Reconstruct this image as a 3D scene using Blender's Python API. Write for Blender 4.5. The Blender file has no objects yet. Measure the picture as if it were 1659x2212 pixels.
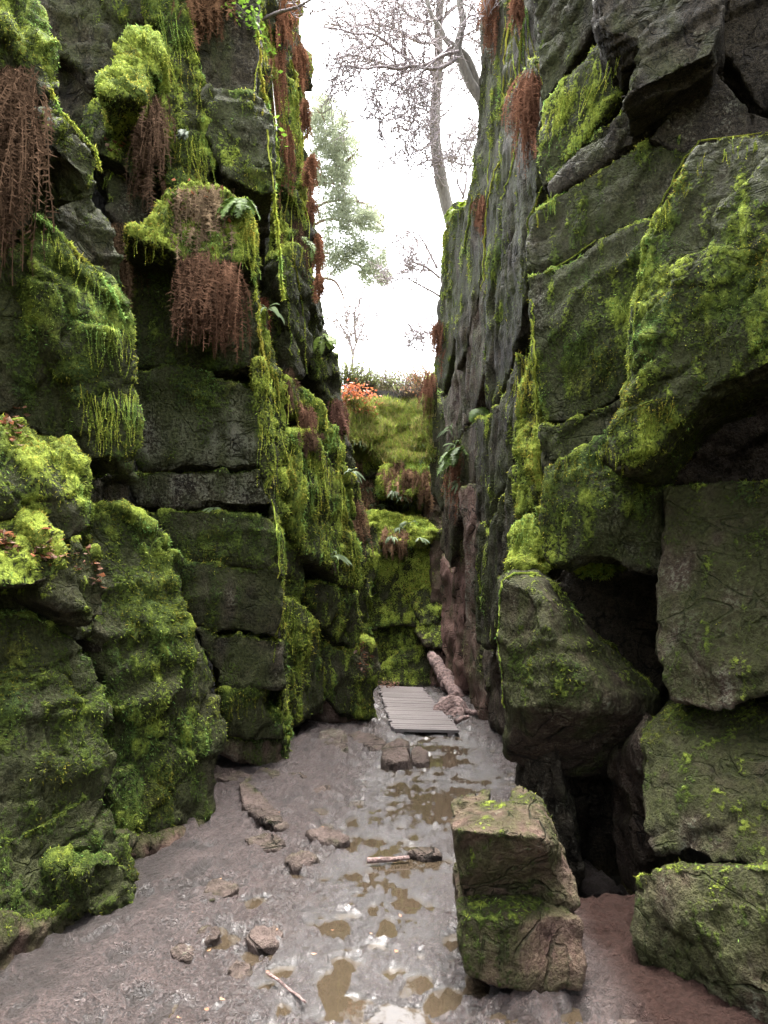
import bpy, math, random
import numpy as np
from mathutils import Vector
from mathutils.geometry import delaunay_2d_cdt

rng = np.random.default_rng(7)
random.seed(7)
scene = bpy.context.scene
COL = scene.collection

# ------------------------------------------------------------------ camera
F_PX, IMG_W, IMG_H, CAM_H = 1500.0, 1659.0, 2212.0, 1.6
PITCH = math.radians(7.0)
cam_data = bpy.data.cameras.new('camera')
cam = bpy.data.objects.new('camera', cam_data)
COL.objects.link(cam)
cam.location = (0, 0, CAM_H)
cam.rotation_euler = (math.pi / 2 + PITCH, 0, 0)
cam_data.sensor_fit = 'VERTICAL'
cam_data.sensor_height = 36.0
cam_data.lens = 36.0 * F_PX / IMG_H
cam_data.clip_start = 0.05
cam_data.clip_end = 2000
scene.camera = cam

# ------------------------------------------------------------------ sky, sun, exposure
world = bpy.data.worlds.new('World')
scene.world = world
world.use_nodes = True
wn = world.node_tree.nodes
wl = world.node_tree.links
SUN_EL, SUN_AZ = 76.0, 12.0          # degrees; azimuth measured from +Y (ahead) towards +X
sky = wn.new('ShaderNodeTexSky')
sky.sky_type = 'NISHITA'
sky.sun_disc = False
sky.sun_elevation = math.radians(SUN_EL)
sky.sun_rotation = math.radians(SUN_AZ)
sky.air_density = 1.0
sky.dust_density = 4.0
hsv = wn.new('ShaderNodeHueSaturation')     # an overcast sky keeps little of the blue
hsv.inputs['Saturation'].default_value = 0.2
wl.new(sky.outputs['Color'], hsv.inputs['Color'])
bg = wn['Background']
bg.inputs['Strength'].default_value = 0.12
wl.new(hsv.outputs['Color'], bg.inputs['Color'])
sun_data = bpy.data.lights.new('sun', 'SUN')
sun_data.energy = 1.5
sun_data.angle = math.radians(35)
sun_data.color = (1.0, 0.97, 0.92)
sun = bpy.data.objects.new('sun', sun_data)
COL.objects.link(sun)
_az, _el = math.radians(SUN_AZ), math.radians(SUN_EL)
_to = Vector((math.sin(_az) * math.cos(_el), math.cos(_az) * math.cos(_el), math.sin(_el)))
sun.rotation_euler = (-_to).to_track_quat('-Z', 'Y').to_euler()
sun.location = _to * 60
scene.view_settings.view_transform = 'Standard'
scene.view_settings.look = 'None'
scene.view_settings.gamma = 1.0
scene.view_settings.use_curve_mapping = False
scene.view_settings.exposure = 4.15
scene.render.engine = 'CYCLES'
cy = scene.cycles
cy.use_denoising = True
cy.max_bounces = 8
cy.diffuse_bounces = 5
cy.glossy_bounces = 3
cy.transmission_bounces = 4
cy.sample_clamp_indirect = 8
cy.use_adaptive_sampling = True
cy.adaptive_threshold = 0.02

# ------------------------------------------------------------------ mapping: where a sight line meets a depth
CP, SP = math.cos(PITCH), math.sin(PITCH)
def ray(px, py):
    x = (px - IMG_W / 2) / F_PX
    y = (IMG_H / 2 - py) / F_PX
    return np.array((x, CP - y * SP, SP + y * CP))
def P(px, py, d):
    r = ray(px, py)
    return np.array((0, 0, CAM_H)) + r * (d / r[1])
def G(px, py, z=0.0):
    r = ray(px, py)
    return np.array((0, 0, CAM_H)) + r * ((z - CAM_H) / r[2])

# ------------------------------------------------------------------ noise
def _hash(ix, iy, iz, s):
    h = (ix.astype(np.uint32) * np.uint32(374761393) + iy.astype(np.uint32) * np.uint32(668265263)
         + iz.astype(np.uint32) * np.uint32(2147483647) + np.uint32(s) * np.uint32(974711))
    h = (h ^ (h >> np.uint32(13))) * np.uint32(1274126177)
    h = (h ^ (h >> np.uint32(16))) * np.uint32(2246822519)
    return h ^ (h >> np.uint32(15))
def noise(p, s=0):
    i = np.floor(p).astype(np.int32)
    f = (p - i).astype(np.float32)
    u = f * f * f * (f * (f * 6 - 15) + 10)
    out = 0
    for dx in (0, 1):
        wx = u[:, 0] if dx else 1 - u[:, 0]
        for dy in (0, 1):
            wy = u[:, 1] if dy else 1 - u[:, 1]
            for dz in (0, 1):
                wz = u[:, 2] if dz else 1 - u[:, 2]
                h = _hash(i[:, 0] + dx, i[:, 1] + dy, i[:, 2] + dz, s)
                gx = (h & np.uint32(1023)).astype(np.float32) / 511.5 - 1
                gy = ((h >> np.uint32(10)) & np.uint32(1023)).astype(np.float32) / 511.5 - 1
                gz = ((h >> np.uint32(20)) & np.uint32(1023)).astype(np.float32) / 511.5 - 1
                out = out + wx * wy * wz * (gx * (f[:, 0] - dx) + gy * (f[:, 1] - dy) + gz * (f[:, 2] - dz))
    return out * 1.3
def fbm(p, octv=4, s=0, gain=0.5):
    a, t, q = 1.0, 0, np.asarray(p, dtype=np.float64)
    for k in range(octv):
        t = t + a * noise(q, s + k)
        a *= gain
        q = q * 2.03 + 11.7
    return t
def worley(p, s=0):
    i = np.floor(p).astype(np.int32)
    f = (p - i).astype(np.float32)
    n = len(p)
    f1 = np.full(n, 9.0, np.float32); f2 = np.full(n, 9.0, np.float32); cid = np.zeros(n, np.float32)
    for dx in (-1, 0, 1):
        for dy in (-1, 0, 1):
            for dz in (-1, 0, 1):
                h = _hash(i[:, 0] + dx, i[:, 1] + dy, i[:, 2] + dz, s)
                px = (h & np.uint32(1023)).astype(np.float32) / 1023 + dx - f[:, 0]
                py = ((h >> np.uint32(10)) & np.uint32(1023)).astype(np.float32) / 1023 + dy - f[:, 1]
                pz = ((h >> np.uint32(20)) & np.uint32(1023)).astype(np.float32) / 1023 + dz - f[:, 2]
                d = px * px + py * py + pz * pz
                near = d < f1
                f2 = np.where(near, f1, np.minimum(f2, d))
                cid = np.where(near, (h >> np.uint32(7)).astype(np.float32) % 997 / 997, cid)
                f1 = np.where(near, d, f1)
    return np.sqrt(f1), np.sqrt(f2), cid
def smooth01(x, a, b):
    t = np.clip((x - a) / (b - a), 0, 1)
    return t * t * (3 - 2 * t)

# ------------------------------------------------------------------ objects
def put(name, me, mat=None, parent=None, label=None, cat=None, group=None, kind=None):
    o = bpy.data.objects.new(name, me)
    COL.objects.link(o)
    if mat is not None and me is not None:
        me.materials.append(mat)
    if parent is not None:
        o.parent = parent
    if label: o['label'] = label
    if cat: o['category'] = cat
    if group: o['group'] = group
    if kind: o['kind'] = kind
    return o
def empty(name, loc=(0, 0, 0), **kw):
    o = put(name, None, **kw)
    o.location = loc
    o.empty_display_size = 0.2
    return o
def mesh_np(name, V, F, smooth=True):
    """F: (n,3) or (n,4) array or list of such arrays"""
    Fs = F if isinstance(F, list) else [F]
    Fs = [np.asarray(f, dtype=np.int32) for f in Fs if len(f)]
    me = bpy.data.meshes.new(name)
    V = np.asarray(V, dtype=np.float32)
    me.vertices.add(len(V))
    me.vertices.foreach_set('co', V.ravel())
    loops = np.concatenate([f.ravel() for f in Fs])
    tot = np.concatenate([np.full(len(f), f.shape[1], np.int32) for f in Fs])
    start = np.concatenate([[0], np.cumsum(tot)[:-1]]).astype(np.int32)
    me.loops.add(len(loops))
    me.loops.foreach_set('vertex_index', loops)
    me.polygons.add(len(tot))
    me.polygons.foreach_set('loop_start', start)
    me.polygons.foreach_set('loop_total', tot)
    me.polygons.foreach_set('use_smooth', np.full(len(tot), smooth, dtype=bool))
    me.update(calc_edges=True)
    return me
def attr(me, name, vals, typ='FLOAT'):
    a = me.attributes.new(name, typ, 'POINT')
    if typ == 'FLOAT':
        a.data.foreach_set('value', np.asarray(vals, np.float32))
    else:
        v = np.asarray(vals, np.float32)
        if v.shape[1] == 3:
            v = np.concatenate([v, np.ones((len(v), 1), np.float32)], 1)
        a.data.foreach_set('color', v.ravel())

class Builder:
    """collects vertices, triangles and vertex colours into one mesh"""
    def __init__(self):
        self.v, self.t, self.c, self.n = [], [], [], 0
    def add(self, V, T, C):
        V = np.asarray(V, np.float32); T = np.asarray(T, np.int32)
        C = np.broadcast_to(np.asarray(C, np.float32), (len(V), 3))
        self.v.append(V); self.t.append(T + self.n); self.c.append(C); self.n += len(V)
    def tube(self, pts, rad, col, sides=5):
        pts = np.asarray(pts, float); m = len(pts)
        rad = np.broadcast_to(np.asarray(rad, float), (m,))
        tan = np.gradient(pts, axis=0)
        tan /= np.linalg.norm(tan, axis=1)[:, None] + 1e-9
        ref = np.array((0.31, 0.87, 0.38))
        a = np.cross(tan, ref); a /= np.linalg.norm(a, axis=1)[:, None] + 1e-9
        b = np.cross(tan, a)
        th = np.linspace(0, 2 * math.pi, sides, endpoint=False)
        V = pts[:, None, :] + rad[:, None, None] * (np.cos(th)[None, :, None] * a[:, None, :] + np.sin(th)[None, :, None] * b[:, None, :])
        T = []
        for i in range(m - 1):
            for k in range(sides):
                k2 = (k + 1) % sides
                p, q, r, s = i * sides + k, i * sides + k2, (i + 1) * sides + k2, (i + 1) * sides + k
                T += [(p, q, r), (p, r, s)]
        T += [(0, k + 1, k) for k in range(1, sides - 1)]
        e = (m - 1) * sides
        T += [(e, e + k, e + k + 1) for k in range(1, sides - 1)]
        self.add(V.reshape(-1, 3), T, col)
    def mesh(self, name, smooth=True):
        me = mesh_np(name, np.concatenate(self.v), np.concatenate(self.t), smooth)
        attr(me, 'Col', np.concatenate(self.c), 'FLOAT_COLOR')
        return me
TRI_COUNT = [0]

# ------------------------------------------------------------------ materials
class NT:
    def __init__(self, name):
        self.m = bpy.data.materials.new(name); self.m.use_nodes = True
        self.t = self.m.node_tree; self.t.nodes.clear()
        self.out = self.t.nodes.new('ShaderNodeOutputMaterial')
    def n(self, typ, ins=None, **props):
        nd = self.t.nodes.new(typ)
        for k, v in props.items(): setattr(nd, k, v)
        for k, v in (ins or {}).items(): self.set(nd, k, v)
        return nd
    def set(self, nd, key, v):
        sock = nd.inputs[key]
        if isinstance(v, bpy.types.NodeSocket): self.t.links.new(v, sock)
        elif isinstance(v, bpy.types.Node): self.t.links.new(v.outputs[0], sock)
        else:
            if isinstance(v, tuple) and len(v) == 3 and sock.type == 'RGBA': v = (*v, 1)
            sock.default_value = v
    def math(self, op, a, b=0.0, clamp=False):
        nd = self.n('ShaderNodeMath', operation=op, use_clamp=clamp)
        self.set(nd, 0, a); self.set(nd, 1, b)
        return nd.outputs[0]
    def mix(self, fac, a, b):
        nd = self.n('ShaderNodeMix', data_type='RGBA')
        self.set(nd, 0, fac); self.set(nd, 6, a); self.set(nd, 7, b)
        return nd.outputs[2]
    def noise(self, scale, vec=None, detail=4.0, rough=0.55, dist=0.0):
        nd = self.n('ShaderNodeTexNoise', {'Scale': scale, 'Detail': detail, 'Roughness': rough, 'Distortion': dist})
        if vec is not None: self.set(nd, 'Vector', vec)
        return nd.outputs[0]
    def ramp(self, fac, a, b, c0=0.0, c1=1.0):
        nd = self.n('ShaderNodeMapRange', {'From Min': a, 'From Max': b, 'To Min': c0, 'To Max': c1}, interpolation_type='SMOOTHSTEP')
        self.set(nd, 'Value', fac)
        return nd.outputs[0]
    def attr(self, name, col=False):
        nd = self.n('ShaderNodeAttribute', attribute_name=name)
        return nd.outputs[0] if col else nd.outputs[2]
    def pos(self):
        return self.n('ShaderNodeNewGeometry').outputs['Position']
    def mapping(self, vec, scale):
        nd = self.n('ShaderNodeMapping'); self.set(nd, 'Vector', vec); nd.inputs['Scale'].default_value = scale
        return nd.outputs[0]
    def bump(self, h, dist, strength=1.0, normal=None):
        nd = self.n('ShaderNodeBump', {'Distance': dist, 'Strength': strength, 'Height': h})
        if normal is not None: self.set(nd, 'Normal', normal)
        return nd.outputs[0]
    def surface(self, s):
        self.t.links.new(s if isinstance(s, bpy.types.NodeSocket) else s.outputs[0], self.out.inputs['Surface'])
        return self.m

def rock_material(name, dark=(0.015, 0.0125, 0.009), mid=(0.058, 0.046, 0.030), red=(0.20, 0.115, 0.095)):
    k = NT(name)
    pos = k.pos()
    moss, lich, redd, lime = k.attr('moss'), k.attr('lichen'), k.attr('red'), k.attr('lime')
    stretch = k.mapping(pos, (1.0, 1.0, 0.45))
    nA = k.noise(1.7, pos, 5, 0.6)
    nB = k.noise(9.0, stretch, 6, 0.65, 0.3)
    nC = k.noise(42.0, pos, 5, 0.65)
    nD = k.noise(130.0, pos, 3, 0.6)
    edge = k.attr('edge')
    base = k.mix(k.ramp(nB, 0.3, 0.72), dark, mid)
    base = k.mix(k.ramp(nA, 0.35, 0.7, 0.0, 0.6), base, (0.032, 0.026, 0.018))
    nS = k.noise(3.6, pos, 4, 0.6, 0.4)
    base = k.mix(k.ramp(nS, 0.52, 0.36, 0.0, 0.75), base, (0.007, 0.006, 0.005))
    base = k.mix(k.ramp(nC, 0.53, 0.40, 0.0, 0.85), base, (0.007, 0.006, 0.0045))
    base = k.mix(k.ramp(nD, 0.55, 0.66, 0.0, 0.6), base, (0.095, 0.078, 0.052))
    base = k.mix(k.ramp(edge, 0.05, 0.8, 0.0, 0.35), base, (0.085, 0.074, 0.056))
    base = k.mix(k.math('MULTIPLY', redd, k.ramp(nB, 0.25, 0.7, 0.45, 1.0), True), base, red)
    # pale lichen crusts
    lmask = k.math('ADD', k.math('MULTIPLY', lich, 0.42), k.math('MULTIPLY', k.math('SUBTRACT', nB, 0.5), 0.9))
    lmask = k.math('ADD', lmask, k.math('MULTIPLY', k.math('SUBTRACT', nC, 0.5), 1.3))
    lm = k.ramp(lmask, 0.24, 0.44)
    base = k.mix(k.math('MULTIPLY', lm, 0.7), base, (0.145, 0.145, 0.110))
    # hairline joints
    nR = k.noise(2.3, k.mapping(pos, (1.0, 1.0, 0.5)), 3, 0.55, 0.8)
    crack = k.ramp(k.math('ABSOLUTE', k.math('SUBTRACT', nR, 0.5)), 0.004, 0.011, 1.0, 0.0)
    nR2 = k.noise(1.9, k.mapping(pos, (0.5, 0.5, 1.3)), 3, 0.5, 0.5)
    crack = k.math('MAXIMUM', crack, k.ramp(k.math('ABSOLUTE', k.math('SUBTRACT', nR2, 0.5)), 0.003, 0.009, 1.0, 0.0))
    crack = k.math('MULTIPLY', crack, k.ramp(nA, 0.42, 0.55))
    base = k.mix(k.math('MULTIPLY', crack, 0.85), base, (0.006, 0.005, 0.004))
    # a thin green algal film, then moss cushions
    film = k.ramp(k.math('ADD', k.math('MULTIPLY', moss, 0.8), k.math('SUBTRACT', nA, 0.5)), -0.2, 0.4, 0.0, 0.8)
    base = k.mix(film, base, k.mix(k.ramp(nC, .35, .65), (0.018, 0.021, 0.007), (0.046, 0.053, 0.017)))
    mm = k.math('ADD', moss, k.math('MULTIPLY', k.math('SUBTRACT', nB, 0.5), 1.5))
    mm = k.math('ADD', mm, k.math('MULTIPLY', k.math('SUBTRACT', nC, 0.5), 1.9))
    mmask = k.ramp(mm, 0.45, 0.75)
    g1 = k.mix(k.ramp(nC, 0.3, 0.72), (0.018, 0.028, 0.006), (0.060, 0.084, 0.015))
    g2 = k.mix(k.ramp(nC, 0.25, 0.7), (0.085, 0.112, 0.014), (0.30, 0.37, 0.055))
    lm2 = k.ramp(k.math('ADD', lime, k.math('MULTIPLY', k.math('SUBTRACT', nB, 0.5), 1.8)), 0.3, 0.95)
    green = k.mix(lm2, g1, g2)
    nH = k.noise(2.6, pos, 3, 0.6)
    green = k.mix(k.ramp(nH, 0.56, 0.72, 0.0, 0.5), green, k.mix(k.ramp(nC, 0.3, 0.7), (0.028, 0.024, 0.008), (0.105, 0.088, 0.026)))
    green = k.mix(k.ramp(nH, 0.46, 0.32, 0.0, 0.6), green, k.mix(k.ramp(nC, 0.3, 0.7), (0.016, 0.030, 0.010), (0.065, 0.105, 0.036)))
    colr = k.mix(k.math('MULTIPLY', mmask, k.math('SUBTRACT', 1.0, k.math('MULTIPLY', crack, 0.6))), base, green)
    # relief
    h = k.math('ADD', k.math('MULTIPLY', nB, 0.9), k.math('MULTIPLY', nC, 0.42))
    h = k.math('ADD', h, k.math('MULTIPLY', nD, 0.10))
    h = k.math('ADD', h, k.math('MULTIPLY', mmask, k.math('ADD', 0.10, k.math('MULTIPLY', nD, 0.30))))
    h = k.math('SUBTRACT', h, k.math('MULTIPLY', crack, 0.35))
    nrm = k.bump(h, 0.10, 1.0)
    rough = k.ramp(mmask, 0.0, 1.0, 0.7, 0.95)
    b = k.n('ShaderNodeBsdfPrincipled', {'Base Color': colr, 'Roughness': rough, 'Normal': nrm})
    b.inputs['Specular IOR Level'].default_value = 0.08
    return k.surface(b)

def leaf_material(name, translucent=0.45, rough=0.6, spec=0.2):
    k = NT(name)
    c = k.attr('Col', True)
    d = k.n('ShaderNodeBsdfPrincipled', {'Base Color': c, 'Roughness': rough})
    d.inputs['Specular IOR Level'].default_value = spec
    t = k.n('ShaderNodeBsdfTranslucent', {'Color': c})
    mx = k.n('ShaderNodeMixShader', {0: translucent})
    k.t.links.new(d.outputs[0], mx.inputs[1]); k.t.links.new(t.outputs[0], mx.inputs[2])
    return k.surface(mx)

def bark_material(name):
    k = NT(name)
    c = k.attr('Col', True)
    pos = k.pos()
    n1 = k.noise(30, k.mapping(pos, (1, 1, 0.3)), 4)
    col = k.mix(k.ramp(n1, 0.3, 0.75, 0.0, 0.6), c, (0.03, 0.028, 0.024))
    b = k.n('ShaderNodeBsdfPrincipled', {'Base Color': col, 'Roughness': 0.85, 'Normal': k.bump(n1, 0.02, 0.8)})
    return k.surface(b)

M_ROCK = rock_material('mossy_gritstone')
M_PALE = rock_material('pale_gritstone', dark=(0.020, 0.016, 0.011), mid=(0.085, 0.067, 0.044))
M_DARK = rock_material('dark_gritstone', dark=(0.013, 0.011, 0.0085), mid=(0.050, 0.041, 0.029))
M_MOSS = leaf_material('moss_leaf', 0.42, 0.9, 0.04)
M_FERN = leaf_material('fern_leaf', 0.35, 0.5)
M_DEAD = leaf_material('dead_fern', 0.30, 0.9, 0.0)
M_BARK = bark_material('bark')
# ------------------------------------------------------------------ stones
MOSS_SPOTS = []       # (V, F, N, moss, lime) of every stone, for the moss tufts

def vert_normals(V, F):
    a = V[F[:, 2]] - V[F[:, 0]]; b = V[F[:, -1]] - V[F[:, 1]]
    if F.shape[1] == 3: a = V[F[:, 1]] - V[F[:, 0]]; b = V[F[:, 2]] - V[F[:, 0]]
    fn = np.cross(a, b)
    N = np.zeros_like(V)
    for c in range(3):
        for j in range(F.shape[1]):
            N[:, c] += np.bincount(F[:, j], fn[:, c], len(V))
    N /= np.linalg.norm(N, axis=1)[:, None] + 1e-12
    return N, fn
def relax(V, F, it, w=0.5):
    E = np.concatenate([F[:, [0, 1]], F[:, [1, 2]], F[:, [2, 3]], F[:, [3, 0]]]) if F.shape[1] == 4 else np.concatenate([F[:, [0, 1]], F[:, [1, 2]], F[:, [2, 0]]])
    E = np.concatenate([E, E[:, ::-1]])
    deg = np.bincount(E[:, 0], minlength=len(V))[:, None] + 1e-9
    for _ in range(it):
        A = np.stack([np.bincount(E[:, 0], V[E[:, 1], c], len(V)) for c in range(3)], 1) / deg
        V = V + w * (A - V)
    return V

_tmp = bpy.data.objects.new('tmp', bpy.data.meshes.new('tmp'))
COL.objects.link(_tmp)
_rem = _tmp.modifiers.new('r', 'REMESH')
_rem.mode = 'VOXEL'
def remesh(V, T, size):
    me = bpy.data.meshes.new('t')
    me.from_pydata([tuple(v) for v in V], [], [tuple(t) for t in T])
    old = _tmp.data
    _tmp.data = me
    bpy.data.meshes.remove(old)
    _rem.voxel_size = size
    dg = bpy.context.evaluated_depsgraph_get()
    dg.update()
    ev = _tmp.evaluated_get(dg)
    m2 = ev.to_mesh()
    nv, nf = len(m2.vertices), len(m2.polygons)
    V2 = np.empty(nv * 3, np.float32); m2.vertices.foreach_get('co', V2)
    nl = len(m2.loops)
    L = np.empty(nl, np.int32); m2.loops.foreach_get('vertex_index', L)
    ev.to_mesh_clear()
    assert nl == nf * 4, 'remesh gave non-quads'
    return V2.reshape(-1, 3).astype(np.float64), L.reshape(-1, 4)

SEED = [100]
def stone(parent, pts, dep, ext, moss=0.3, lime=0.3, lichen=0.2, red=0.0, amp=1.0, inner=(), gap=-1.5,
          cell=0.38, name='stone', vox=None, taper=0.97, soft=1, keep_back=False, lumps=1.0, strata=None, squash=.62, upm=.55, facet=1.15, sharp=False, bedamp=1.0, wav=.11, fine=1.0, bed=(0.08, 0.05, 1.0), mat=None, tufts=1.0, **tags):
    """a block of rock: a traced face with its own depths, given thickness along ext, worn and cracked"""
    SEED[0] += 1
    s = SEED[0]
    if sharp: soft = 0; facet *= .62
    pts = [tuple(p) for p in pts]
    xs = [p[0] for p in pts]; ys = [p[1] for p in pts]
    x0, x1, y0, y1 = min(xs), max(xs), min(ys), max(ys)
    cx, cy_ = sum(xs) / len(xs), sum(ys) / len(ys)
    def depth(x, y):
        if callable(dep): return dep(x, y)
        dl, dr, dt, db = dep
        u = (x - x0) / max(x1 - x0, 1); v = (y - y0) / max(y1 - y0, 1)
        return dl + (dr - dl) * u + dt * (1 - v) + db * v
    P2, D = [], []
    for p in pts:
        vx, vy = cx - p[0], cy_ - p[1]
        l = math.hypot(vx, vy) + 1e-6
        q = (p[0] + vx / l * gap, p[1] + vy / l * gap)
        P2.append(q); D.append(depth(*q) + (p[2] if len(p) > 2 else 0))
    n = len(P2)
    for p in inner:
        P2.append((p[0], p[1])); D.append(depth(p[0], p[1]) + (p[2] if len(p) > 2 else 0))
    r = delaunay_2d_cdt([Vector(p) for p in P2], [], [list(range(n))], 1, 1e-4)
    vv, faces, orig = r[0], r[2], r[3]
    front = []
    for q, o in zip(vv, orig):
        d = D[o[0]] if o else depth(q.x, q.y)
        front.append(P(q.x, q.y, d))
    front = np.array(front)
    order = [next(i for i, o in enumerate(orig) if k in o) for k in range(n)]
    c3 = front.mean(0)
    back = (front - c3) * taper + c3 + np.array(ext)
    m = len(front)
    V = np.concatenate([front, back])
    T = [tuple(f) for f in faces] + [tuple(i + m for i in f[::-1]) for f in faces]
    for i in range(n):
        a, b = order[i], order[(i + 1) % n]
        T += [(a, a + m, b + m), (a, b + m, b)]
    dm = float(np.mean(D[:n]))
    size = vox or min(max(dm * 0.0056 * fine, 0.016), 0.075)
    V, F = remesh(V, T, size)
    if not keep_back:
        e = np.array(ext); L = np.linalg.norm(e); e = e / L
        t = V @ e
        cut = t > ((back @ e).min() - 0.12 * L)
        N0, fn = vert_normals(V, F)
        facing = (fn / (np.linalg.norm(fn, axis=1)[:, None] + 1e-12)) @ e
        fc = V[F].mean(1) - np.array((0, 0, CAM_H))
        away = (fn * fc).sum(1) / (np.linalg.norm(fn, axis=1) * np.linalg.norm(fc, axis=1) + 1e-12)
        kill = (cut[F].all(1) & (facing > 0.6)) | (away > 0.45)
        F = F[~kill]
        used = np.zeros(len(V), bool); used[F.ravel()] = True
        idx = np.cumsum(used) - 1
        V, F = V[used], idx[F]
    V = relax(V, F, soft)
    N, fn = vert_normals(V, F)
    off = np.array((s * 3.17 % 50, s * 7.31 % 50, s * 1.93 % 50))
    Q = V + off
    C = V + 20.0                # continuous over all stones
    # broad swelling, blocky flakes with recessed joints, then grain
    warp = np.stack([fbm(Q * 2.2, 2, 1), fbm(Q * 2.2 + 31, 2, 2), fbm(Q * 2.2 + 77, 2, 3)], 1)
    W = (Q + wav * warp)
    if strata is not None:       # flakes drawn out along the bedding
        u = np.array(strata, float); u /= np.linalg.norm(u)
        W = W - np.outer(W @ u, u) * squash
    f1, f2, cid = worley(W / cell, s)
    g1, g2, gid = worley(W / (cell * 0.33) + 5, s + 1)
    sc = min(1.0, 0.55 + 0.09 * dm)
    h = (0.022 if sharp else 0.050) * fbm(C * 1.5, 3, 5)
    h += facet * ((cid - 0.5) * 0.085 - 0.026 * (1 - smooth01(f2 - f1, 0.0, 0.07)))
    big = smooth01(fbm(C * 0.9, 2, 51), -0.25, 0.35)          # flakier in some places than in others
    h += big * ((gid - 0.5) * 0.034 - 0.012 * (1 - smooth01(g2 - g1, 0.0, 0.10)))
    h += 0.014 * fbm(Q * 9, 3, 9)
    bd = np.array(bed, float); bd /= np.linalg.norm(bd)          # bedding: small sharp steps between layers
    bt = (C @ bd) * 7.0 + 1.1 * fbm(C * 1.7, 2, 61)
    bl = np.stack([bt, fbm(C * .5, 1, 62) * 2, np.zeros_like(bt)], 1)
    h += bedamp * 0.020 * np.tanh(5 * noise(bl, 63)) * smooth01(fbm(C * 1.1 + 5, 2, 64), -.3, .3)
    up = np.clip(N[:, 2], -1, 1)
    lo = fbm(C * 1.3, 3, 21)
    hi = fbm(C * 4.3, 3, 25)
    drip = fbm(C * np.array((8.5, 8.5, 1.3)), 3, 23)
    V1 = V + N * (h * amp * sc)[:, None]
    wide = relax(V1, F, 14, 0.6)
    curv = np.clip(((V1 - wide) * N).sum(1) / (2.2 * size), -1, 1)        # >0 on arrises, <0 in joints
    mval = moss + upm * np.clip(up, 0, 1) - 0.5 * np.clip(-up - 0.1, 0, 1) + 0.5 * lo + 0.22 * hi + 0.40 * drip + 0.22 * curv
    mc = np.clip(mval, 0, 1.2)
    bil = np.abs(fbm(Q * 11, 3, 31)); bil2 = np.abs(fbm(Q * np.array((17, 17, 5)), 2, 33))
    h2 = lumps * mc * (0.030 * (0.4 - bil) + 0.026 * (0.4 - bil2)) + 0.040 * mc * drip
    V = V1 + N * (h2 * amp * sc)[:, None]
    lval = lime + 0.40 * np.clip(up, -.5, 1) + 0.35 * fbm(C * 1.9 + 3, 2, 45) + 0.35 * curv + 0.25 * drip  # moss tone, raised on tops and arrises as painted rim highlights
    me = mesh_np(name, V, F)
    attr(me, 'moss', mval)
    attr(me, 'lichen', np.full(len(V), lichen) + 0.5 * fbm(C * 1.1 + 9, 2, 41))
    attr(me, 'red', np.clip(red + 0.35 * red * fbm(Q * 1.4 + 4, 2, 43), 0, 1))
    attr(me, 'lime', lval)
    attr(me, 'edge', curv)
    TRI_COUNT[0] += 2 * len(F)
    o = put(name, me, mat or M_ROCK, parent, **tags)
    MOSS_SPOTS.append((V, F, mval, lval, dm, parent or o, tufts))
    return o

cliff_left = empty('cliff_left', (-1.5, 5, 0), kind='structure', label='tall mossy gritstone cliff along the left side of the gorge')
cliff_right = empty('cliff_right', (1.5, 5, 0), kind='structure', label='tall dark gritstone cliff along the right side of the gorge')
cliff_end = empty('cliff_end', (0.5, 13.5, 0), kind='structure', label='mossy broken rock face closing the far end of the gorge')
for _c in (cliff_left, cliff_right, cliff_end):
    _c.location = (0, 0, 0)

L, R, E = cliff_left, cliff_right, cliff_end
XL = (-0.9, 0.5, 0)      # into the left-hand hill
XR = (0.9, 0.5, 0)
# --- near left, lower masses
stone(L, [(195,1120),(255,1098),(318,1122),(352,1165),(388,1205),(402,1250),(398,1300),(418,1350),(442,1400),(472,1470),(477,1560),(470,1650),(472,1765),(430,1790),(395,1800),(330,1815),(262,1800),(232,1700),(236,1640),(241,1560),(235,1480),(212,1420),(200,1340),(190,1230)],
      (4.25, 5.2, 0.35, 0.0), XL, moss=0.59, lime=0.20, lichen=0.25, inner=((300,1300,-.12),(340,1500,-.14),(400,1620,-.08),(290,1640,-.05)), lumps=0.91)
stone(L, [(-60,1335),(60,1322),(115,1352),(172,1372),(208,1430),(236,1500),(241,1580),(236,1650),(216,1720),(150,1752),(95,1795),(0,1830),(-60,1850)],
      (3.45, 4.15, 0.25, 0.0), XL, moss=0.45, lime=0.02, lichen=0.45, inner=((90,1480,-.12),(160,1600,-.12)), lumps=0.91)
stone(L, [(-80,1835),(40,1800),(120,1765),(190,1715),(232,1720),(262,1800),(282,1850),(292,1900),(240,1935),(140,1960),(60,2000),(-80,2040)],
      (3.25, 4.1, 0.1, -0.05), XL, moss=0.39, lime=-0.05, lichen=0.2)
stone(L, [(170,1890),(230,1845),(272,1852),(292,1885),(300,1920),(292,1965),(240,1995),(200,1985)], (3.65, 4.0, -0.05, -0.05), XL, moss=0.54, lime=0.05, lichen=0.5, vox=0.02)
stone(L, [(-80,2040),(60,2000),(140,1960),(190,1975),(235,1995),(292,1968),(270,2010),(190,2065),(100,2110),(0,2170),(-80,2210)],
      (2.92, 3.95, 0.12, 0.0), XL, moss=0.00, lime=-0.10, lichen=0.1, red=0.35)
stone(L, [(262,1805),(330,1818),(400,1800),(472,1755),(468,1790),(430,1840),(380,1862),(340,1885),(296,1925),(290,1880)], (4.25, 5.15, 0.12, 0.05), XL, moss=-.1, lime=-0.10, red=0.35, lichen=0.1)
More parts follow.
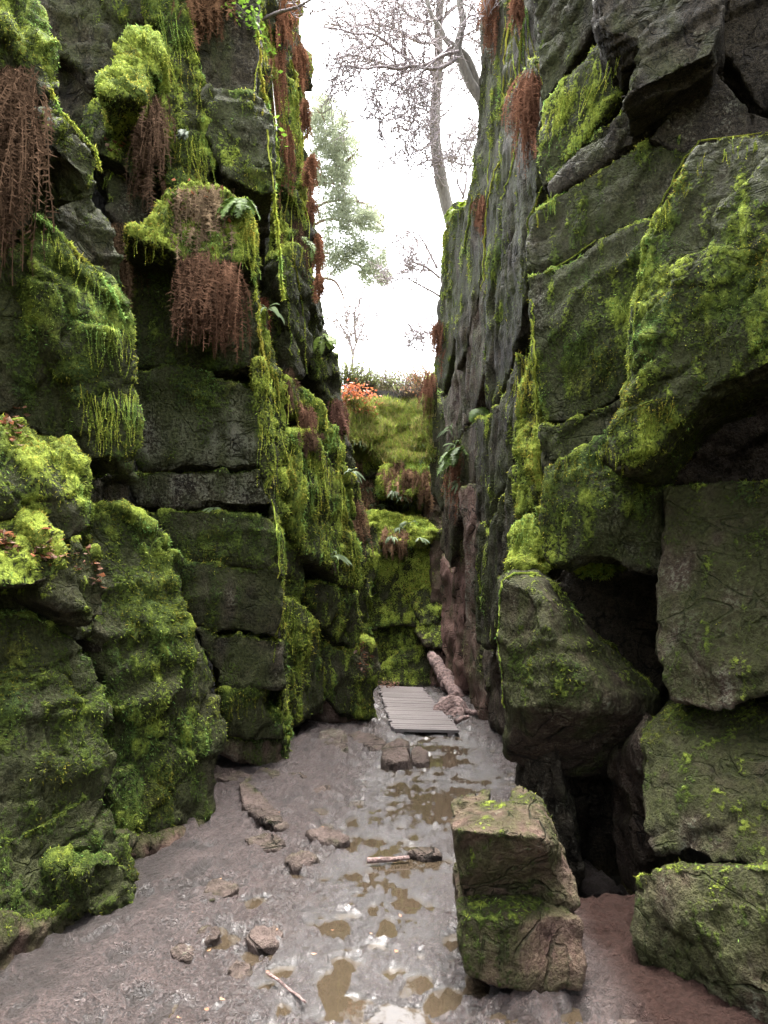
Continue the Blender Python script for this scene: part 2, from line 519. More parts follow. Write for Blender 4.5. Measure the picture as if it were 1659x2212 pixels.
# moss-hung shoulder above them
stone(L, [(-60,885),(55,898),(100,925),(142,948),(168,985),(188,1040),(203,1092),(192,1140),(150,1172),(100,1132),(50,1112),(-60,1122)],
      (3.55, 4.05, 0.3, 0.0), XL, moss=0.70, lime=0.32, inner=((90,1020,-.16),(150,1090,-.1)), lumps=0.77, soft=4)
stone(L, [(-60,1125),(50,1115),(100,1138),(130,1180),(133,1235),(100,1262),(60,1265),(-60,1280)], (3.4, 3.75, 0.2, 0.0), XL, moss=0.70, lime=0.40, lumps=0.73, soft=4)
stone(L, [(130,1175),(185,1165),(225,1215),(238,1270),(228,1330),(200,1345),(160,1320),(100,1290),(105,1262)], (3.85, 4.2, 0.1, 0.0), XL, moss=0.37, lime=0.20, lumps=0.64)
stone(L, [(-60,1265),(60,1262),(160,1310),(225,1340),(235,1420),(170,1380),(110,1350),(60,1320),(-60,1335)], (3.8, 4.35, 0.1, 0.1), XL, moss=0.25, lime=0.00)
stone(L, [(-60,1180),(260,1100),(300,1130),(300,1500),(240,1600),(-60,1450)], (4.3, 4.9, 0.1, 0.0), XL, moss=0.25, lime=0.00)
# --- near left, upper
stone(L, [(-60,-150),(75,-150),(92,20),(104,65),(132,140),(134,185),(95,205),(70,150),(40,110),(0,60),(-60,20)], (3.75, 4.1, 0.25, 0.0), XL, moss=0.70, lime=0.40, lumps=0.77, soft=4)
stone(L, [(-60,25),(0,70),(45,115),(75,160),(100,200),(150,255),(190,300),(212,335),(222,400),(205,430),(170,370),(110,310),(60,250),(-60,200)], (3.8, 4.45, 0.15, 0.0), XL, moss=0.66, lime=0.35, lumps=0.73, soft=4)
stone(L, [(-60,180),(60,240),(110,300),(170,360),(205,420),(240,490),(272,600),(288,720),(292,820),(240,840),(160,760),(60,600),(-60,560)], (4.3, 4.95, 0.15, 0.0), XL, moss=0.20, lime=0.00, lichen=0.2)
stone(L, [(80,465),(112,488),(160,535),(215,585),(255,640),(276,705),(288,800),(297,900),(303,1000),(288,1022),(240,990),(205,1000),(180,930),(172,830),(120,760),(90,660),(70,560)], (4.1, 4.75, 0.1, 0.05), XL, moss=0.51, lime=0.30, inner=((170,640,-.12),(230,740,-.1)), lumps=0.68)
stone(L, [(-60,560),(70,540),(90,660),(120,760),(172,830),(180,920),(150,960),(90,935),(20,900),(-60,890)], (4.05, 4.45, 0.0, 0.15), XL, moss=0.29, lime=-0.05, lichen=0.35)
stone(L, [(-60,890),(90,930),(180,940),(240,1000),(290,1030),(285,1090),(250,1100),(190,1090),(-60,1060)], (4.6, 5.2, 0.0, 0.0), XL, moss=-0.1, lime=-0.10)
# --- second left wall: courses of block behind the near mass
XG = (-0.35, 1.5, 0)
stone(L, [(60,-250),(295,-250),(300,-20),(330,60),(335,120),(300,130),(262,150),(205,190),(165,150),(120,120),(60,60)], (5.9, 6.2, 0.0, 0.1), XG, moss=0.19, lime=0.2, lichen=0.35, sharp=True, gap=-3.5)
stone(L, [(60,60),(120,120),(165,155),(205,190),(185,260),(150,300),(60,260)], (6.0, 6.2, 0.2, 0.1), XG, moss=0.04, lichen=0.3, sharp=True, gap=-3.5)
stone(L, [(255,65),(300,45),(335,62),(348,110),(345,165),(318,150),(290,130),(262,118),(250,100)], (5.45, 5.65, 0.15, 0.0), XG, moss=1.0, lime=0.75, lumps=1.6, soft=5, amp=.7)
stone(L, [(212,165),(255,130),(285,118),(308,140),(318,180),(300,215),(260,205),(220,212)], (5.3, 5.55, 0.15, 0.0), XG, moss=1.0, lime=0.75, lumps=1.6, soft=5, amp=.7)
stone(L, [(185,225),(255,205),(310,215),(340,260),(352,330),(345,395),(300,390),(262,350),(205,325),(180,290)], (5.7, 5.95, 0.2, 0.1), XG, moss=0.44, lime=0.3, lichen=0.3, sharp=True, gap=-3.5)
stone(L, [(300,-250),(400,-250),(412,60),(432,170),(452,280),(470,350),(440,400),(395,410),(360,400),(352,320),(340,250),(345,160),(335,60),(310,-20)], (5.75, 6.05, 0.25, 0.0), XG, moss=0.78, lime=0.42, lumps=1.2, sharp=True, gap=-3.5)
stone(L, [(400,-250),(545,-250),(560,60),(558,160),(560,208),(500,200),(440,180),(418,80)], (6.25, 6.45, 0.0, 0.0), XG, moss=0.04, lichen=0.25, sharp=True, gap=-3.5)
stone(L, [(436,182),(500,205),(560,212),(586,248),(592,330),(594,412),(565,420),(540,408),(500,385),(470,352),(450,280)], (5.95, 6.1, 0.1, 0.0), XG, moss=0.26, lime=0.2, lichen=0.55,  sharp=True, gap=-3.5)
stone(L, [(225,360),(300,395),(345,405),(400,425),(410,470),(330,500),(270,490),(235,450)], (6.0, 6.2, 0.1, 0.0), XG, moss=0.26, lichen=0.3, sharp=True, gap=-3.5)
stone(L, [(350,405),(400,392),(452,396),(500,420),(528,445),(540,470),(545,520),(540,560),(480,570),(400,560),(330,520),(275,512),(270,490),(330,470)], (5.35, 5.85, 0.15, 0.0), XG, moss=0.8, lime=0.5, lumps=1.4, sharp=True, gap=-3.5)
stone(L, [(268,520),(330,530),(400,565),(480,575),(540,565),(552,640),(556,720),(548,790),(500,800),(430,800),(380,785),(300,800),(285,700),(280,600)], (6.0, 6.25, 0.0, 0.0), XG, moss=0.52, lime=0.12, lichen=0.3, sharp=True, gap=-3.5)
stone(L, [(290,808),(380,790),(440,812),(520,822),(545,850),(556,930),(562,1000),(500,1012),(420,1010),(350,1015),(305,1012),(298,900)], (5.87, 6.22, 0.0, 0.0), XG, moss=0.24, lime=0.1, lichen=0.72,  inner=((420,900,-.05),), sharp=True, gap=-3.5)
stone(L, [(282,1030),(340,1020),(420,1014),(500,1018),(562,1008),(580,1085),(520,1095),(450,1085),(380,1095),(295,1092)], (5.88, 6.24, 0.0, 0.0), XG, moss=0.24, lime=0.0, lichen=0.5, sharp=True, gap=-3.5)
stone(L, [(300,1105),(380,1100),(450,1108),(560,1112),(588,1130),(600,1210),(540,1225),(470,1215),(400,1208),(380,1180),(345,1140)], (5.88, 6.26, 0.0, 0.0), XG, moss=0.42, lime=0.1, lichen=0.4,  sharp=True, gap=-3.5)
stone(L, [(392,1215),(470,1220),(545,1230),(602,1220),(606,1300),(608,1380),(540,1368),(470,1365),(425,1352),(408,1300)], (5.92, 6.29, 0.0, 0.0), XG, moss=0.36, lime=0.0, lichen=0.2,  sharp=True, gap=-3.5)
stone(L, [(428,1358),(470,1372),(540,1374),(608,1386),(610,1440),(610,1485),(560,1482),(500,1492),(478,1490),(470,1450),(440,1400)], (5.94, 6.31, 0.0, 0.0), XG, moss=0.19, lime=0.0, lichen=0.15,  sharp=True, gap=-3.5)
stone(L, [(476,1498),(530,1492),(552,1482),(570,1500),(572,1545),(612,1565),(613,1598),(560,1600),(500,1592),(480,1570)], (6.0, 6.4, 0.0, 0.05), XG, moss=0.49, lime=0.1, sharp=True, gap=-3.5)
stone(L, [(472,1592),(540,1600),(612,1602),(614,1665),(600,1672),(540,1650),(472,1625)], (6.1, 6.55, 0.0, 0.0), XG, moss=0.29, lime=0.05, red=0.25, sharp=True, gap=-3.5)
# mossy arris of that wall (the corner where it turns away)
stone(L, [(545,790),(560,760),(580,830),(590,950),(598,1080),(606,1180),(608,1300),(612,1420),(616,1560),(618,1668),(610,1668),(606,1480),(602,1300),(594,1150),(575,1080),(562,990),(556,900)], (6.1, 6.5, 0.0, 0.0), (-0.1, 0.9, 0), moss=0.6, lime=0.6, gap=.5, sharp=True)
# --- third left wall, turning away along the gorge
XH = (-0.9, 0.9, 0)
stone(L, [(545,-250),(640,-250),(632,60),(640,180),(655,330),(650,420),(640,520),(615,560),(602,430),(572,300),(548,200),(530,100),(525,0)], (6.9, 8.6, 0.0, 0.0), XH, moss=0.63, lime=0.65, amp=1.3)
stone(L, [(600,-200),(625,-120),(650,40),(668,150),(665,230),(672,270),(660,330),(668,400),(682,480),(684,580),(660,600),(650,480),(650,330),(640,180),(625,60)], (8.3, 9.6, 0.0, 0.0), XH, moss=0.43, lime=0.55, amp=1.5)
stone(L, [(612,540),(640,520),(662,560),(670,640),(668,760),(655,820),(632,800),(622,700)], (7.4, 8.3, 0.0, 0.0), XH, moss=0.28, lime=0.35, lichen=.2)
stone(L, [(662,590),(685,570),(700,650),(718,740),(722,790),(735,860),(742,960),(715,900),(700,850),(672,780),(668,690)], (8.6, 10.0, 0.0, 0.0), XH, moss=0.38, lime=0.45, amp=1.3)
stone(L, [(552,640),(580,700),(600,780),(618,880),(622,1000),(615,1120),(600,1130),(590,1000),(575,880),(556,780)], (6.5, 6.9, 0.0, 0.0), XH, moss=0.88, lime=0.65, lumps=1.3)
stone(L, [(600,790),(640,820),(680,850),(712,905),(742,960),(752,1020),(770,1080),(770,1130),(745,1040),(700,960),(650,920),(622,880)], (7.2, 9.3, 0.0, 0.0), XH, moss=0.83, lime=0.65, lumps=1.4)
stone(L, [(625,930),(655,925),(705,965),(735,1020),(760,1100),(772,1180),(776,1270),(740,1265),(715,1235),(680,1210),(655,1195),(640,1150),(628,1050)], (7.1, 8.9, 0.1, 0.0), XH, moss=0.80, lime=0.53, amp=.8)
stone(L, [(606,1190),(625,1180),(652,1200),(655,1260),(640,1310),(612,1320)], (7.3, 7.9, 0.0, 0.0), XH, moss=0.33, lime=0.25)
stone(L, [(668,1262),(700,1250),(735,1268),(752,1300),(750,1345),(760,1390),(735,1400),(705,1360),(685,1330),(672,1290)], (8.0, 8.7, 0.0, 0.0), XH, moss=0.53, lime=0.40)
stone(L, [(745,1265),(777,1275),(780,1340),(778,1400),(760,1395),(752,1330)], (8.6, 9.0, 0.0, 0.0), XH, moss=0.58, lime=0.45)
stone(L, [(612,1290),(650,1300),(690,1345),(698,1440),(702,1545),(660,1555),(620,1592)], (6.9, 8.2, 0.0, 0.0), XH, moss=0.53, lime=0.37, amp=.6)
stone(L, [(692,1360),(730,1400),(765,1400),(800,1440),(815,1480),(822,1555),(800,1562),(775,1560),(740,1545),(705,1510)], (8.2, 9.1, 0.1, 0.0), XH, moss=0.48, lime=0.35)
stone(L, [(765,1405),(790,1378),(808,1400),(815,1440),(818,1490),(795,1460),(770,1440)], (8.75, 9.05, 0.15, 0.0), XH, moss=0.38, lime=0.45, red=0.3, lichen=.6)
stone(L, [(700,1500),(780,1520),(822,1550),(818,1568),(770,1570),(705,1560)], (8.5, 9.3, 0.0, 0.0), XH, moss=-0.2, red=0.3)
# the third wall's return up to the head of the gorge
stone(L, [(735,900),(760,960),(790,1100),(800,1300),(815,1500),(780,1500),(760,1200),(745,1000),(720,800)], (11.5, 12.5, 0.0, 0.0), XH, moss=0.48, lime=0.55)

# --- right: long wall running away from the camera
XD = (0.9, 0.5, 0)
FLAT = dict(mat=M_DARK, strata=(0.0, 0.12, 1.0), amp=1.0, cell=.55, lumps=.4, squash=.86, bed=(.5, 1, .06), sharp=True, facet=.5, bedamp=2.0, wav=.03, fine=.8)
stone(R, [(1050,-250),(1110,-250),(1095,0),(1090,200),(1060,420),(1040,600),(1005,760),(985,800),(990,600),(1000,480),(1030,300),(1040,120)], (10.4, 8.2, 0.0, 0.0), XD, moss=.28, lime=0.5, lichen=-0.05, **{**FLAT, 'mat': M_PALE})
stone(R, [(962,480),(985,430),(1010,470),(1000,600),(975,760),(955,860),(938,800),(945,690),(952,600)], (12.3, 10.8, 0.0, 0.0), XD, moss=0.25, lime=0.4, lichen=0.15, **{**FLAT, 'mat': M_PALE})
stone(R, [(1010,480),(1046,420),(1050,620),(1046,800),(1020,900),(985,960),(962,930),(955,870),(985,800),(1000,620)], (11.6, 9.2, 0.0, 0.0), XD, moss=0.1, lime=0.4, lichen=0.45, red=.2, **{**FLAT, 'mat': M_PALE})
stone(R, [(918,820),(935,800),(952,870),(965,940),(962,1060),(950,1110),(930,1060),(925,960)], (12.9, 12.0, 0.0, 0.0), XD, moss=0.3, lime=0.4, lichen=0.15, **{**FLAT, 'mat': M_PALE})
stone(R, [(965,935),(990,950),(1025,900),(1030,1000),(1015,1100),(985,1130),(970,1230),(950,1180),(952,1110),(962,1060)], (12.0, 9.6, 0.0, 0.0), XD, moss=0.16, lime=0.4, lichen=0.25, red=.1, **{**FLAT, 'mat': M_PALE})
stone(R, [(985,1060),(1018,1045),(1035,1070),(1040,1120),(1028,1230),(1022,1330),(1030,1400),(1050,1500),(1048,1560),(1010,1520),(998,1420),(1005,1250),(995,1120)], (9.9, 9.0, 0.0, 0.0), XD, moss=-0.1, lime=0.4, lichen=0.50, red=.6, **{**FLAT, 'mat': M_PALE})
stone(R, [(950,1190),(975,1240),(995,1130),(1003,1260),(995,1420),(990,1500),(965,1460),(952,1330)], (12.6, 11.0, 0.0, 0.0), XD, moss=-0.1, lichen=0.05, red=.8)
stone(R, [(1050,420),(1092,215),(1150,120),(1165,320),(1150,480),(1135,620),(1120,720),(1090,830),(1060,900),(1048,800),(1046,620)], (8.8, 6.3, 0.0, 0.0), XD, moss=0.16, lime=0.4, lichen=0.05, **FLAT)
stone(R, [(1098,0),(1112,-250),(1230,-250),(1215,0),(1180,180),(1150,330),(1148,120),(1092,205)], (8.0, 6.1, 0.0, 0.0), XD, moss=.2, lime=0.4, lichen=0.05, **FLAT)
stone(R, [(1030,905),(1060,905),(1092,840),(1115,760),(1118,900),(1105,1000),(1080,1080),(1058,1150),(1035,1120),(1030,1000)], (8.7, 6.6, 0.0, 0.0), XD, moss=0.12, lime=0.4, lichen=-0.05, **FLAT)
stone(R, [(1040,1130),(1060,1155),(1105,1010),(1110,1150),(1085,1240),(1075,1360),(1060,1400),(1030,1390),(1028,1240)], (8.4, 6.5, 0.0, 0.0), XD, moss=0.2, lime=0.35, lichen=0.20, **FLAT)
stone(R, [(1105,950),(1140,700),(1160,720),(1158,900),(1160,1060),(1150,1100),(1112,1120)], (6.1, 5.6, 0.0, 0.0), XD, moss=0.85, lime=0.65, lumps=1.4)
stone(R, [(1102,1140),(1165,1090),(1178,1120),(1172,1180),(1150,1235),(1105,1235),(1098,1170)], (5.3, 5.1, 0.1, 0.0), XD, moss=0.9, lime=0.7, lumps=1.5, soft=3)
stone(R, [(1034,1395),(1062,1405),(1080,1300),(1100,1300),(1110,1600),(1085,1580),(1046,1575),(1052,1500)], (9.2, 7.0, 0.0, 0.0), XD, moss=-0.3, red=.1)
# --- right near wall above the fallen block
DB = (0.62, -0.25, 0.55)
BD = (-0.5, 0.1, 0.62)
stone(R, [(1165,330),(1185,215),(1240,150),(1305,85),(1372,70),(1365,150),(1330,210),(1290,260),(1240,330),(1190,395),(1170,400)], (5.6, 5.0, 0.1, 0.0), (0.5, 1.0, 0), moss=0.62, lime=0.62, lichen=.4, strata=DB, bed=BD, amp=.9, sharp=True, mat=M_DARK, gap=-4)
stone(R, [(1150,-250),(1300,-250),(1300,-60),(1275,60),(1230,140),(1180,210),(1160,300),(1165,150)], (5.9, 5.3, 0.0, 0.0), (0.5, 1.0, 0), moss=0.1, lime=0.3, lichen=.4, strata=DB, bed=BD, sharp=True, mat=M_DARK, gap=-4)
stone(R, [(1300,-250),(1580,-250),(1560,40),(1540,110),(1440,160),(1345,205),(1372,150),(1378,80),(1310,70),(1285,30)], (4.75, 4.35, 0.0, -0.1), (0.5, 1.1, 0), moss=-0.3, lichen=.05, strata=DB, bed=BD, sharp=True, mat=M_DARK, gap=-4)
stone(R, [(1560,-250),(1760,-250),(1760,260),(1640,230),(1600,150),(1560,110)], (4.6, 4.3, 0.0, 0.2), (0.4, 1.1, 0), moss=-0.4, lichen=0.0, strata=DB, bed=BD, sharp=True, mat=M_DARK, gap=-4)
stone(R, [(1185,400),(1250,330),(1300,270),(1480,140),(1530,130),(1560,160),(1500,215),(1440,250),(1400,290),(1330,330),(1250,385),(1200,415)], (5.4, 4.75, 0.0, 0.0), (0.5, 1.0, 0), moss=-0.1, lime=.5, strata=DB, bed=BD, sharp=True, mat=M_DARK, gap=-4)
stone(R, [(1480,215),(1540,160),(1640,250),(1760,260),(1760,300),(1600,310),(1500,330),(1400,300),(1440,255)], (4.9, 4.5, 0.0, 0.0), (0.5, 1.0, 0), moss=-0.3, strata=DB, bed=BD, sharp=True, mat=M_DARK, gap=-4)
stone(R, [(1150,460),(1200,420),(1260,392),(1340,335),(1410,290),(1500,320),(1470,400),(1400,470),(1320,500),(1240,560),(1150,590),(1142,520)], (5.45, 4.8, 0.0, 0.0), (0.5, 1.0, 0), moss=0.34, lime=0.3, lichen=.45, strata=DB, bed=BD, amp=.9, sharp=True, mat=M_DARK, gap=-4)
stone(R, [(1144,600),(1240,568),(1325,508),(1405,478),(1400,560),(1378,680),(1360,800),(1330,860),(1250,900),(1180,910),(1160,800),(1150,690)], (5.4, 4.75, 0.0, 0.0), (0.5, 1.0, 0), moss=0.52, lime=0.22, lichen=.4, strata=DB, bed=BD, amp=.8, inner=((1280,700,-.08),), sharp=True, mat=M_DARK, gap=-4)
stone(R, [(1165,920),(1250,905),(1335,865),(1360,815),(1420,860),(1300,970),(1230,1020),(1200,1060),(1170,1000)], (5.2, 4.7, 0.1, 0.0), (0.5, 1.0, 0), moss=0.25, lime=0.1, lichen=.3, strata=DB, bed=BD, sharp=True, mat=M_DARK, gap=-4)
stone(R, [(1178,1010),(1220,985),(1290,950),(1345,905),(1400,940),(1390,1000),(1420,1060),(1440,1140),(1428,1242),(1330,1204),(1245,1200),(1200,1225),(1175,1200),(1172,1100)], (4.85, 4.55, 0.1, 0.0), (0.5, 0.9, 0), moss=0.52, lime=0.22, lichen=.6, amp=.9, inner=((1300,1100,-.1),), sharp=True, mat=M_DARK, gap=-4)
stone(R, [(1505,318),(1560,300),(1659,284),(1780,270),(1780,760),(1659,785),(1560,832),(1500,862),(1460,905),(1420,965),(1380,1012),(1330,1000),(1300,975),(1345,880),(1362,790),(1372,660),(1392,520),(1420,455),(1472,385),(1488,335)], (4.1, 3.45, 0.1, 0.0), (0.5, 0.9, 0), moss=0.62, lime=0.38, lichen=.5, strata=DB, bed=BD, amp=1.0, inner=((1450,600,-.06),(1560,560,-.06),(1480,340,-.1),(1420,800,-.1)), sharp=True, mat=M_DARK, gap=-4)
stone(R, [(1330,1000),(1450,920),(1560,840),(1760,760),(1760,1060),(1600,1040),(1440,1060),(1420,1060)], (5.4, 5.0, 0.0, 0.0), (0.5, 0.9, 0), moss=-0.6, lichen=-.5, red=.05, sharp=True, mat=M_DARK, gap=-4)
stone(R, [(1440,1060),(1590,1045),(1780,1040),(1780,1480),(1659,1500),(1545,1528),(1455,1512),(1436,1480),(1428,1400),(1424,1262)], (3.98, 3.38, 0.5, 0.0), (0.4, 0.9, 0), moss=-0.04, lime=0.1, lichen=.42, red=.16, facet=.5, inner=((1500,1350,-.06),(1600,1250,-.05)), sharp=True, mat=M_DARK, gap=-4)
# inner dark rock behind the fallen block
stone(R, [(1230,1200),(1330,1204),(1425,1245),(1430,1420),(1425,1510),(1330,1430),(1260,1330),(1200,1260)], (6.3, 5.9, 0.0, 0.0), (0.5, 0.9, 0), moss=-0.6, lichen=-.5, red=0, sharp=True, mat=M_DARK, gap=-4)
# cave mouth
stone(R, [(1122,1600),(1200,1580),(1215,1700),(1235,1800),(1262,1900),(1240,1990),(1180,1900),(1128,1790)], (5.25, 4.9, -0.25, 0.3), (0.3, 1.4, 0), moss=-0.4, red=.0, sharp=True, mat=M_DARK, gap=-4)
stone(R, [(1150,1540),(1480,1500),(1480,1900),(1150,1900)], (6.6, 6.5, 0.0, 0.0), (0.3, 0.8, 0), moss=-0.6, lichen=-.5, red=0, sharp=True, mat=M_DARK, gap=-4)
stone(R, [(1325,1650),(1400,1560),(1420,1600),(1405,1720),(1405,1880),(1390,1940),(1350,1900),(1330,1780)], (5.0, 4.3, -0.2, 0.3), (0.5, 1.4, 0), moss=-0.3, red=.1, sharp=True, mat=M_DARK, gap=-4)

# the right wall goes on past the picture's edge
for yy0, yy1, dd, mm in ((-250, 330, 3.35, .1), (300, 800, 3.3, .45), (770, 1300, 3.15, .15), (1280, 1900, 3.1, .2), (1880, 2600, 2.75, .1)):
    stone(R, [(1740,yy0+10),(1900,yy0),(2500,yy0-40),(2500,yy1-20),(1900,yy1),(1740,yy1-15)], (dd, dd - .95, 0.0, 0.0), (0.9, 0.25, 0), moss=mm, lime=.1, lichen=.3, sharp=True, mat=M_DARK, vox=.034, tufts=.5)

fallen = stone(None, [(1080,1258),(1108,1238),(1160,1238),(1185,1255),(1215,1285),(1265,1340),(1330,1420),(1422,1502),(1420,1555,.1),(1340,1640,.45),(1290,1672,.5),(1220,1680,.5),(1150,1678,.45),(1100,1640,.35),(1088,1500),(1075,1400)],
      (4.75, 4.75, 0.25, 0.0), (0.15, 0.85, 0.1), moss=0.22, lime=0.18, lichen=.3, red=.12, name='fallen_block', keep_back=True, tufts=.6, sharp=True, facet=.7, vox=.017, amp=.75, upm=.15, gap=0,
      inner=((1178,1300,-.32),(1182,1400,-.38),(1180,1520,-.36),(1105,1530,-.1),(1260,1535,-.34),(1260,1440,-.34),(1330,1500,-.28),(1380,1540,-.1),(1120,1420,-.12)),
      label='huge angular block jammed above the dark hollow, mossy on its left face', cat='boulder')
stone(None, [(1395,1600),(1440,1550),(1560,1525),(1780,1495),(1780,1880),(1659,1878),(1590,1868),(1545,1868),(1500,1840),(1420,1845),(1392,1800),(1386,1700)],
      (3.66, 3.12, 0.6, 0.0), (0.3, 0.7, 0), moss=0.1, lime=0.05, lichen=.3, red=.08, name='boulder', keep_back=True, tufts=.6, sharp=True, gap=0, amp=.8, inner=((1480,1720,-.1),),
      label='large shaded boulder right of the dark hollow, resting on another boulder', cat='boulder')
stone(None, [(1374,1898),(1400,1885),(1445,1868),(1540,1872),(1600,1866),(1780,1880),(1780,2350),(1659,2245),(1560,2170),(1460,2120),(1390,2085),(1372,2010)],
      (3.2, 2.58, 0.08, 0.0), (0.3, 0.3, -0.1), moss=0.22, lime=0.08, lichen=.4, red=.2, upm=.25, name='boulder', keep_back=True, tufts=.6, sharp=True, gap=0, amp=.8, inner=((1500,1980,-.06),(1560,2080,-.06)),
      label='big squat boulder in the bottom right corner with pale lichen spots', cat='boulder')
stone(None, [(976,1790),(1000,1775),(1060,1760),(1140,1747),(1175,1765),(1195,1800),(1215,1850),(1242,1885),(1250,1955),(1235,1975,.06),(1190,1980,.08),(1110,1978,.22),(1000,1966,.22),(992,1900),(984,1840)],
      (3.02, 3.08, 0.22, 0.0), (0.04, 0.42, 0.0), moss=0.36, lime=0.1, lichen=.25, red=.3, upm=-.25, facet=.6, name='boulder', keep_back=True, tufts=.6, sharp=True, gap=0, amp=.6, cell=.26, vox=.0115,
      inner=((1000,1795,-.2),(1080,1800,-.24),(1170,1810,-.24),(1010,1890,-.03),(1200,1890,-.04)),
      label='blocky boulder with a bright mossy side perched on a squarer one', cat='boulder')
stone(None, [(986,1975),(1000,1962),(1100,1962),(1190,1975),(1245,1982),(1262,2005),(1262,2080),(1255,2140),(1180,2150),(1080,2135),(1010,2110),(995,2050)],
      (2.93, 2.95, 0.10, 0.0), (0.04, 0.55, 0.0), moss=0.08, lime=-.1, lichen=.05, red=.4, upm=.4, facet=.5, name='boulder', keep_back=True, tufts=.6, sharp=True, gap=0, amp=.55, cell=.3, vox=.0125,
      inner=((1020,1985,-.05),(1120,1990,-.06),(1015,2040,-.03)),
      label='square reddish boulder carrying the mossy boulder beside the path', cat='boulder')

# --- head of the gorge
XE = (0.0, 1.2, 0)
ends = [
 ([(812,1478),(822,1440),(845,1418),(880,1400),(938,1398),(952,1425),(958,1482),(880,1484)], 12.68, .2, .2, 0),
 ([(795,1405),(812,1352),(845,1345),(905,1352),(940,1380),(928,1402),(872,1408),(845,1425),(815,1440)], 12.93, .25, .3, 0),
 ([(898,1366),(920,1346),(956,1338),(992,1350),(990,1392),(950,1400),(925,1396)], 12.63, .05, .3, .1),
 ([(930,1480),(942,1402),(995,1396),(1006,1440),(1004,1510),(960,1492)], 12.48, -.2, .3, .8),
 ([(785,1350),(800,1300),(835,1272),(878,1280),(898,1318),(905,1352),(850,1348),(808,1362)], 12.98, .3, .45, 0),
 ([(880,1285),(925,1262),(948,1280),(960,1322),(945,1345),(908,1352)], 12.88, .2, .8, 0),
 ([(772,1235),(778,1140),(812,1130),(818,1190),(806,1260),(790,1330),(778,1350)], 12.75, .45, .2, 0),
 ([(806,1225),(816,1170),(850,1160),(900,1165),(932,1190),(934,1255),(905,1285),(860,1276),(815,1290)], 13.25, .55, .2, 0),
 ([(934,1300),(930,1200),(940,1150),(972,1140),(985,1180),(990,1260),(980,1340),(955,1338)], 13.00, -.15, .4, .5),
 ([(768,1150),(775,1112),(808,1100),(850,1108),(890,1118),(926,1120),(935,1150),(920,1172),(880,1178),(850,1170),(815,1172),(790,1180)], 13.15, .95, .2, 0),
 ([(930,1160),(915,1100),(935,1050),(965,1062),(982,1110),(978,1175),(950,1172)], 13.70, .05, .4, .3),
 ([(755,1105),(760,1030),(800,1022),(822,1050),(818,1100),(785,1108)], 14.20, .15, .2, 0),
 ([(818,1062),(828,1012),(850,988),(885,980),(920,992),(938,1025),(930,1060),(890,1068),(850,1066)], 13.55, .85, .2, .1),
 ([(815,1110),(820,1062),(880,1060),(935,1058),(930,1118)], 14.50, .1, .2, 0),
 ([(742,1025),(748,962),(785,950),(818,958),(825,1015),(800,1028)], 14.30, .05, .5, .05),
 ([(738,965),(742,918),(775,900),(812,912),(825,940),(800,952),(770,948)], 13.80, .8, .2, 0),
 ([(812,985),(815,930),(838,918),(846,950),(842,985),(828,998)], 13.90, .9, .2, 0),
 ([(842,1000),(845,955),(880,945),(912,958),(905,990),(870,998)], 14.00, .9, .2, 0),
 ([(895,965),(900,905),(925,898),(932,925),(925,970)], 14.10, .9, .2, 0),
 ([(932,1000),(930,860),(950,850),(958,930),(952,1010)], 13.80, .0, .4, .15),
 ([(840,950),(835,918),(870,905),(900,912),(900,950),(870,950)], 14.80, .6, .2, 0),
 ([(735,930),(735,872),(790,866),(850,868),(905,876),(932,905),(870,925),(815,940),(780,925)], 14.80, .85, .2, 0),
]
for pts, d, m_, li, rd in ends:
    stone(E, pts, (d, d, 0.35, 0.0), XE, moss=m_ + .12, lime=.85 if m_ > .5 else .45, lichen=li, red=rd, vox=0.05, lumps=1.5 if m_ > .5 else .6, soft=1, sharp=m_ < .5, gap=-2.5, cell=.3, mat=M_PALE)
# ------------------------------------------------------------------ gorge floor
PUDS = [(970,1650,120,70),(880,1690,90,50),(1050,1690,90,40),(930,1740,110,40),(850,1770,90,30),(800,1820,60,25),(870,1830,60,22),
        (760,1890,50,25),(820,1910,70,28),(880,1870,60,28),(870,1960,60,25),(860,2010,50,20),(700,1990,40,18),(690,2100,45,30),(860,2110,60,25),
        (560,1955,40,16),(470,2055,45,28),(740,2060,50,22),(800,2060,45,18),(620,2090,35,18),(640,2190,45,25),(860,2190,50,30),(560,2130,30,14),(760,2150,45,18)]
PUD_W = []
for (px, py, rx, ry) in PUDS:
    c = G(px, py); e = G(px + rx, py); f = G(px, py - ry)
    PUD_W.append((c[0], c[1], e[0] - c[0], f[1] - c[1]))
def wetness(x, y):
    b = np.zeros_like(x)
    for (cx, cy_, rx, ry) in PUD_W:
        b = np.maximum(b, np.exp(-1.2 * (((x - cx) / rx) ** 2 + ((y - cy_) / ry) ** 2)))
    return b
def path_x(y):      # middle of the trodden, wettest line
    return np.interp(y, [2, 3, 4.5, 6, 7.5, 9, 12], [-.1, -.12, .08, .35, .45, .45, .4])
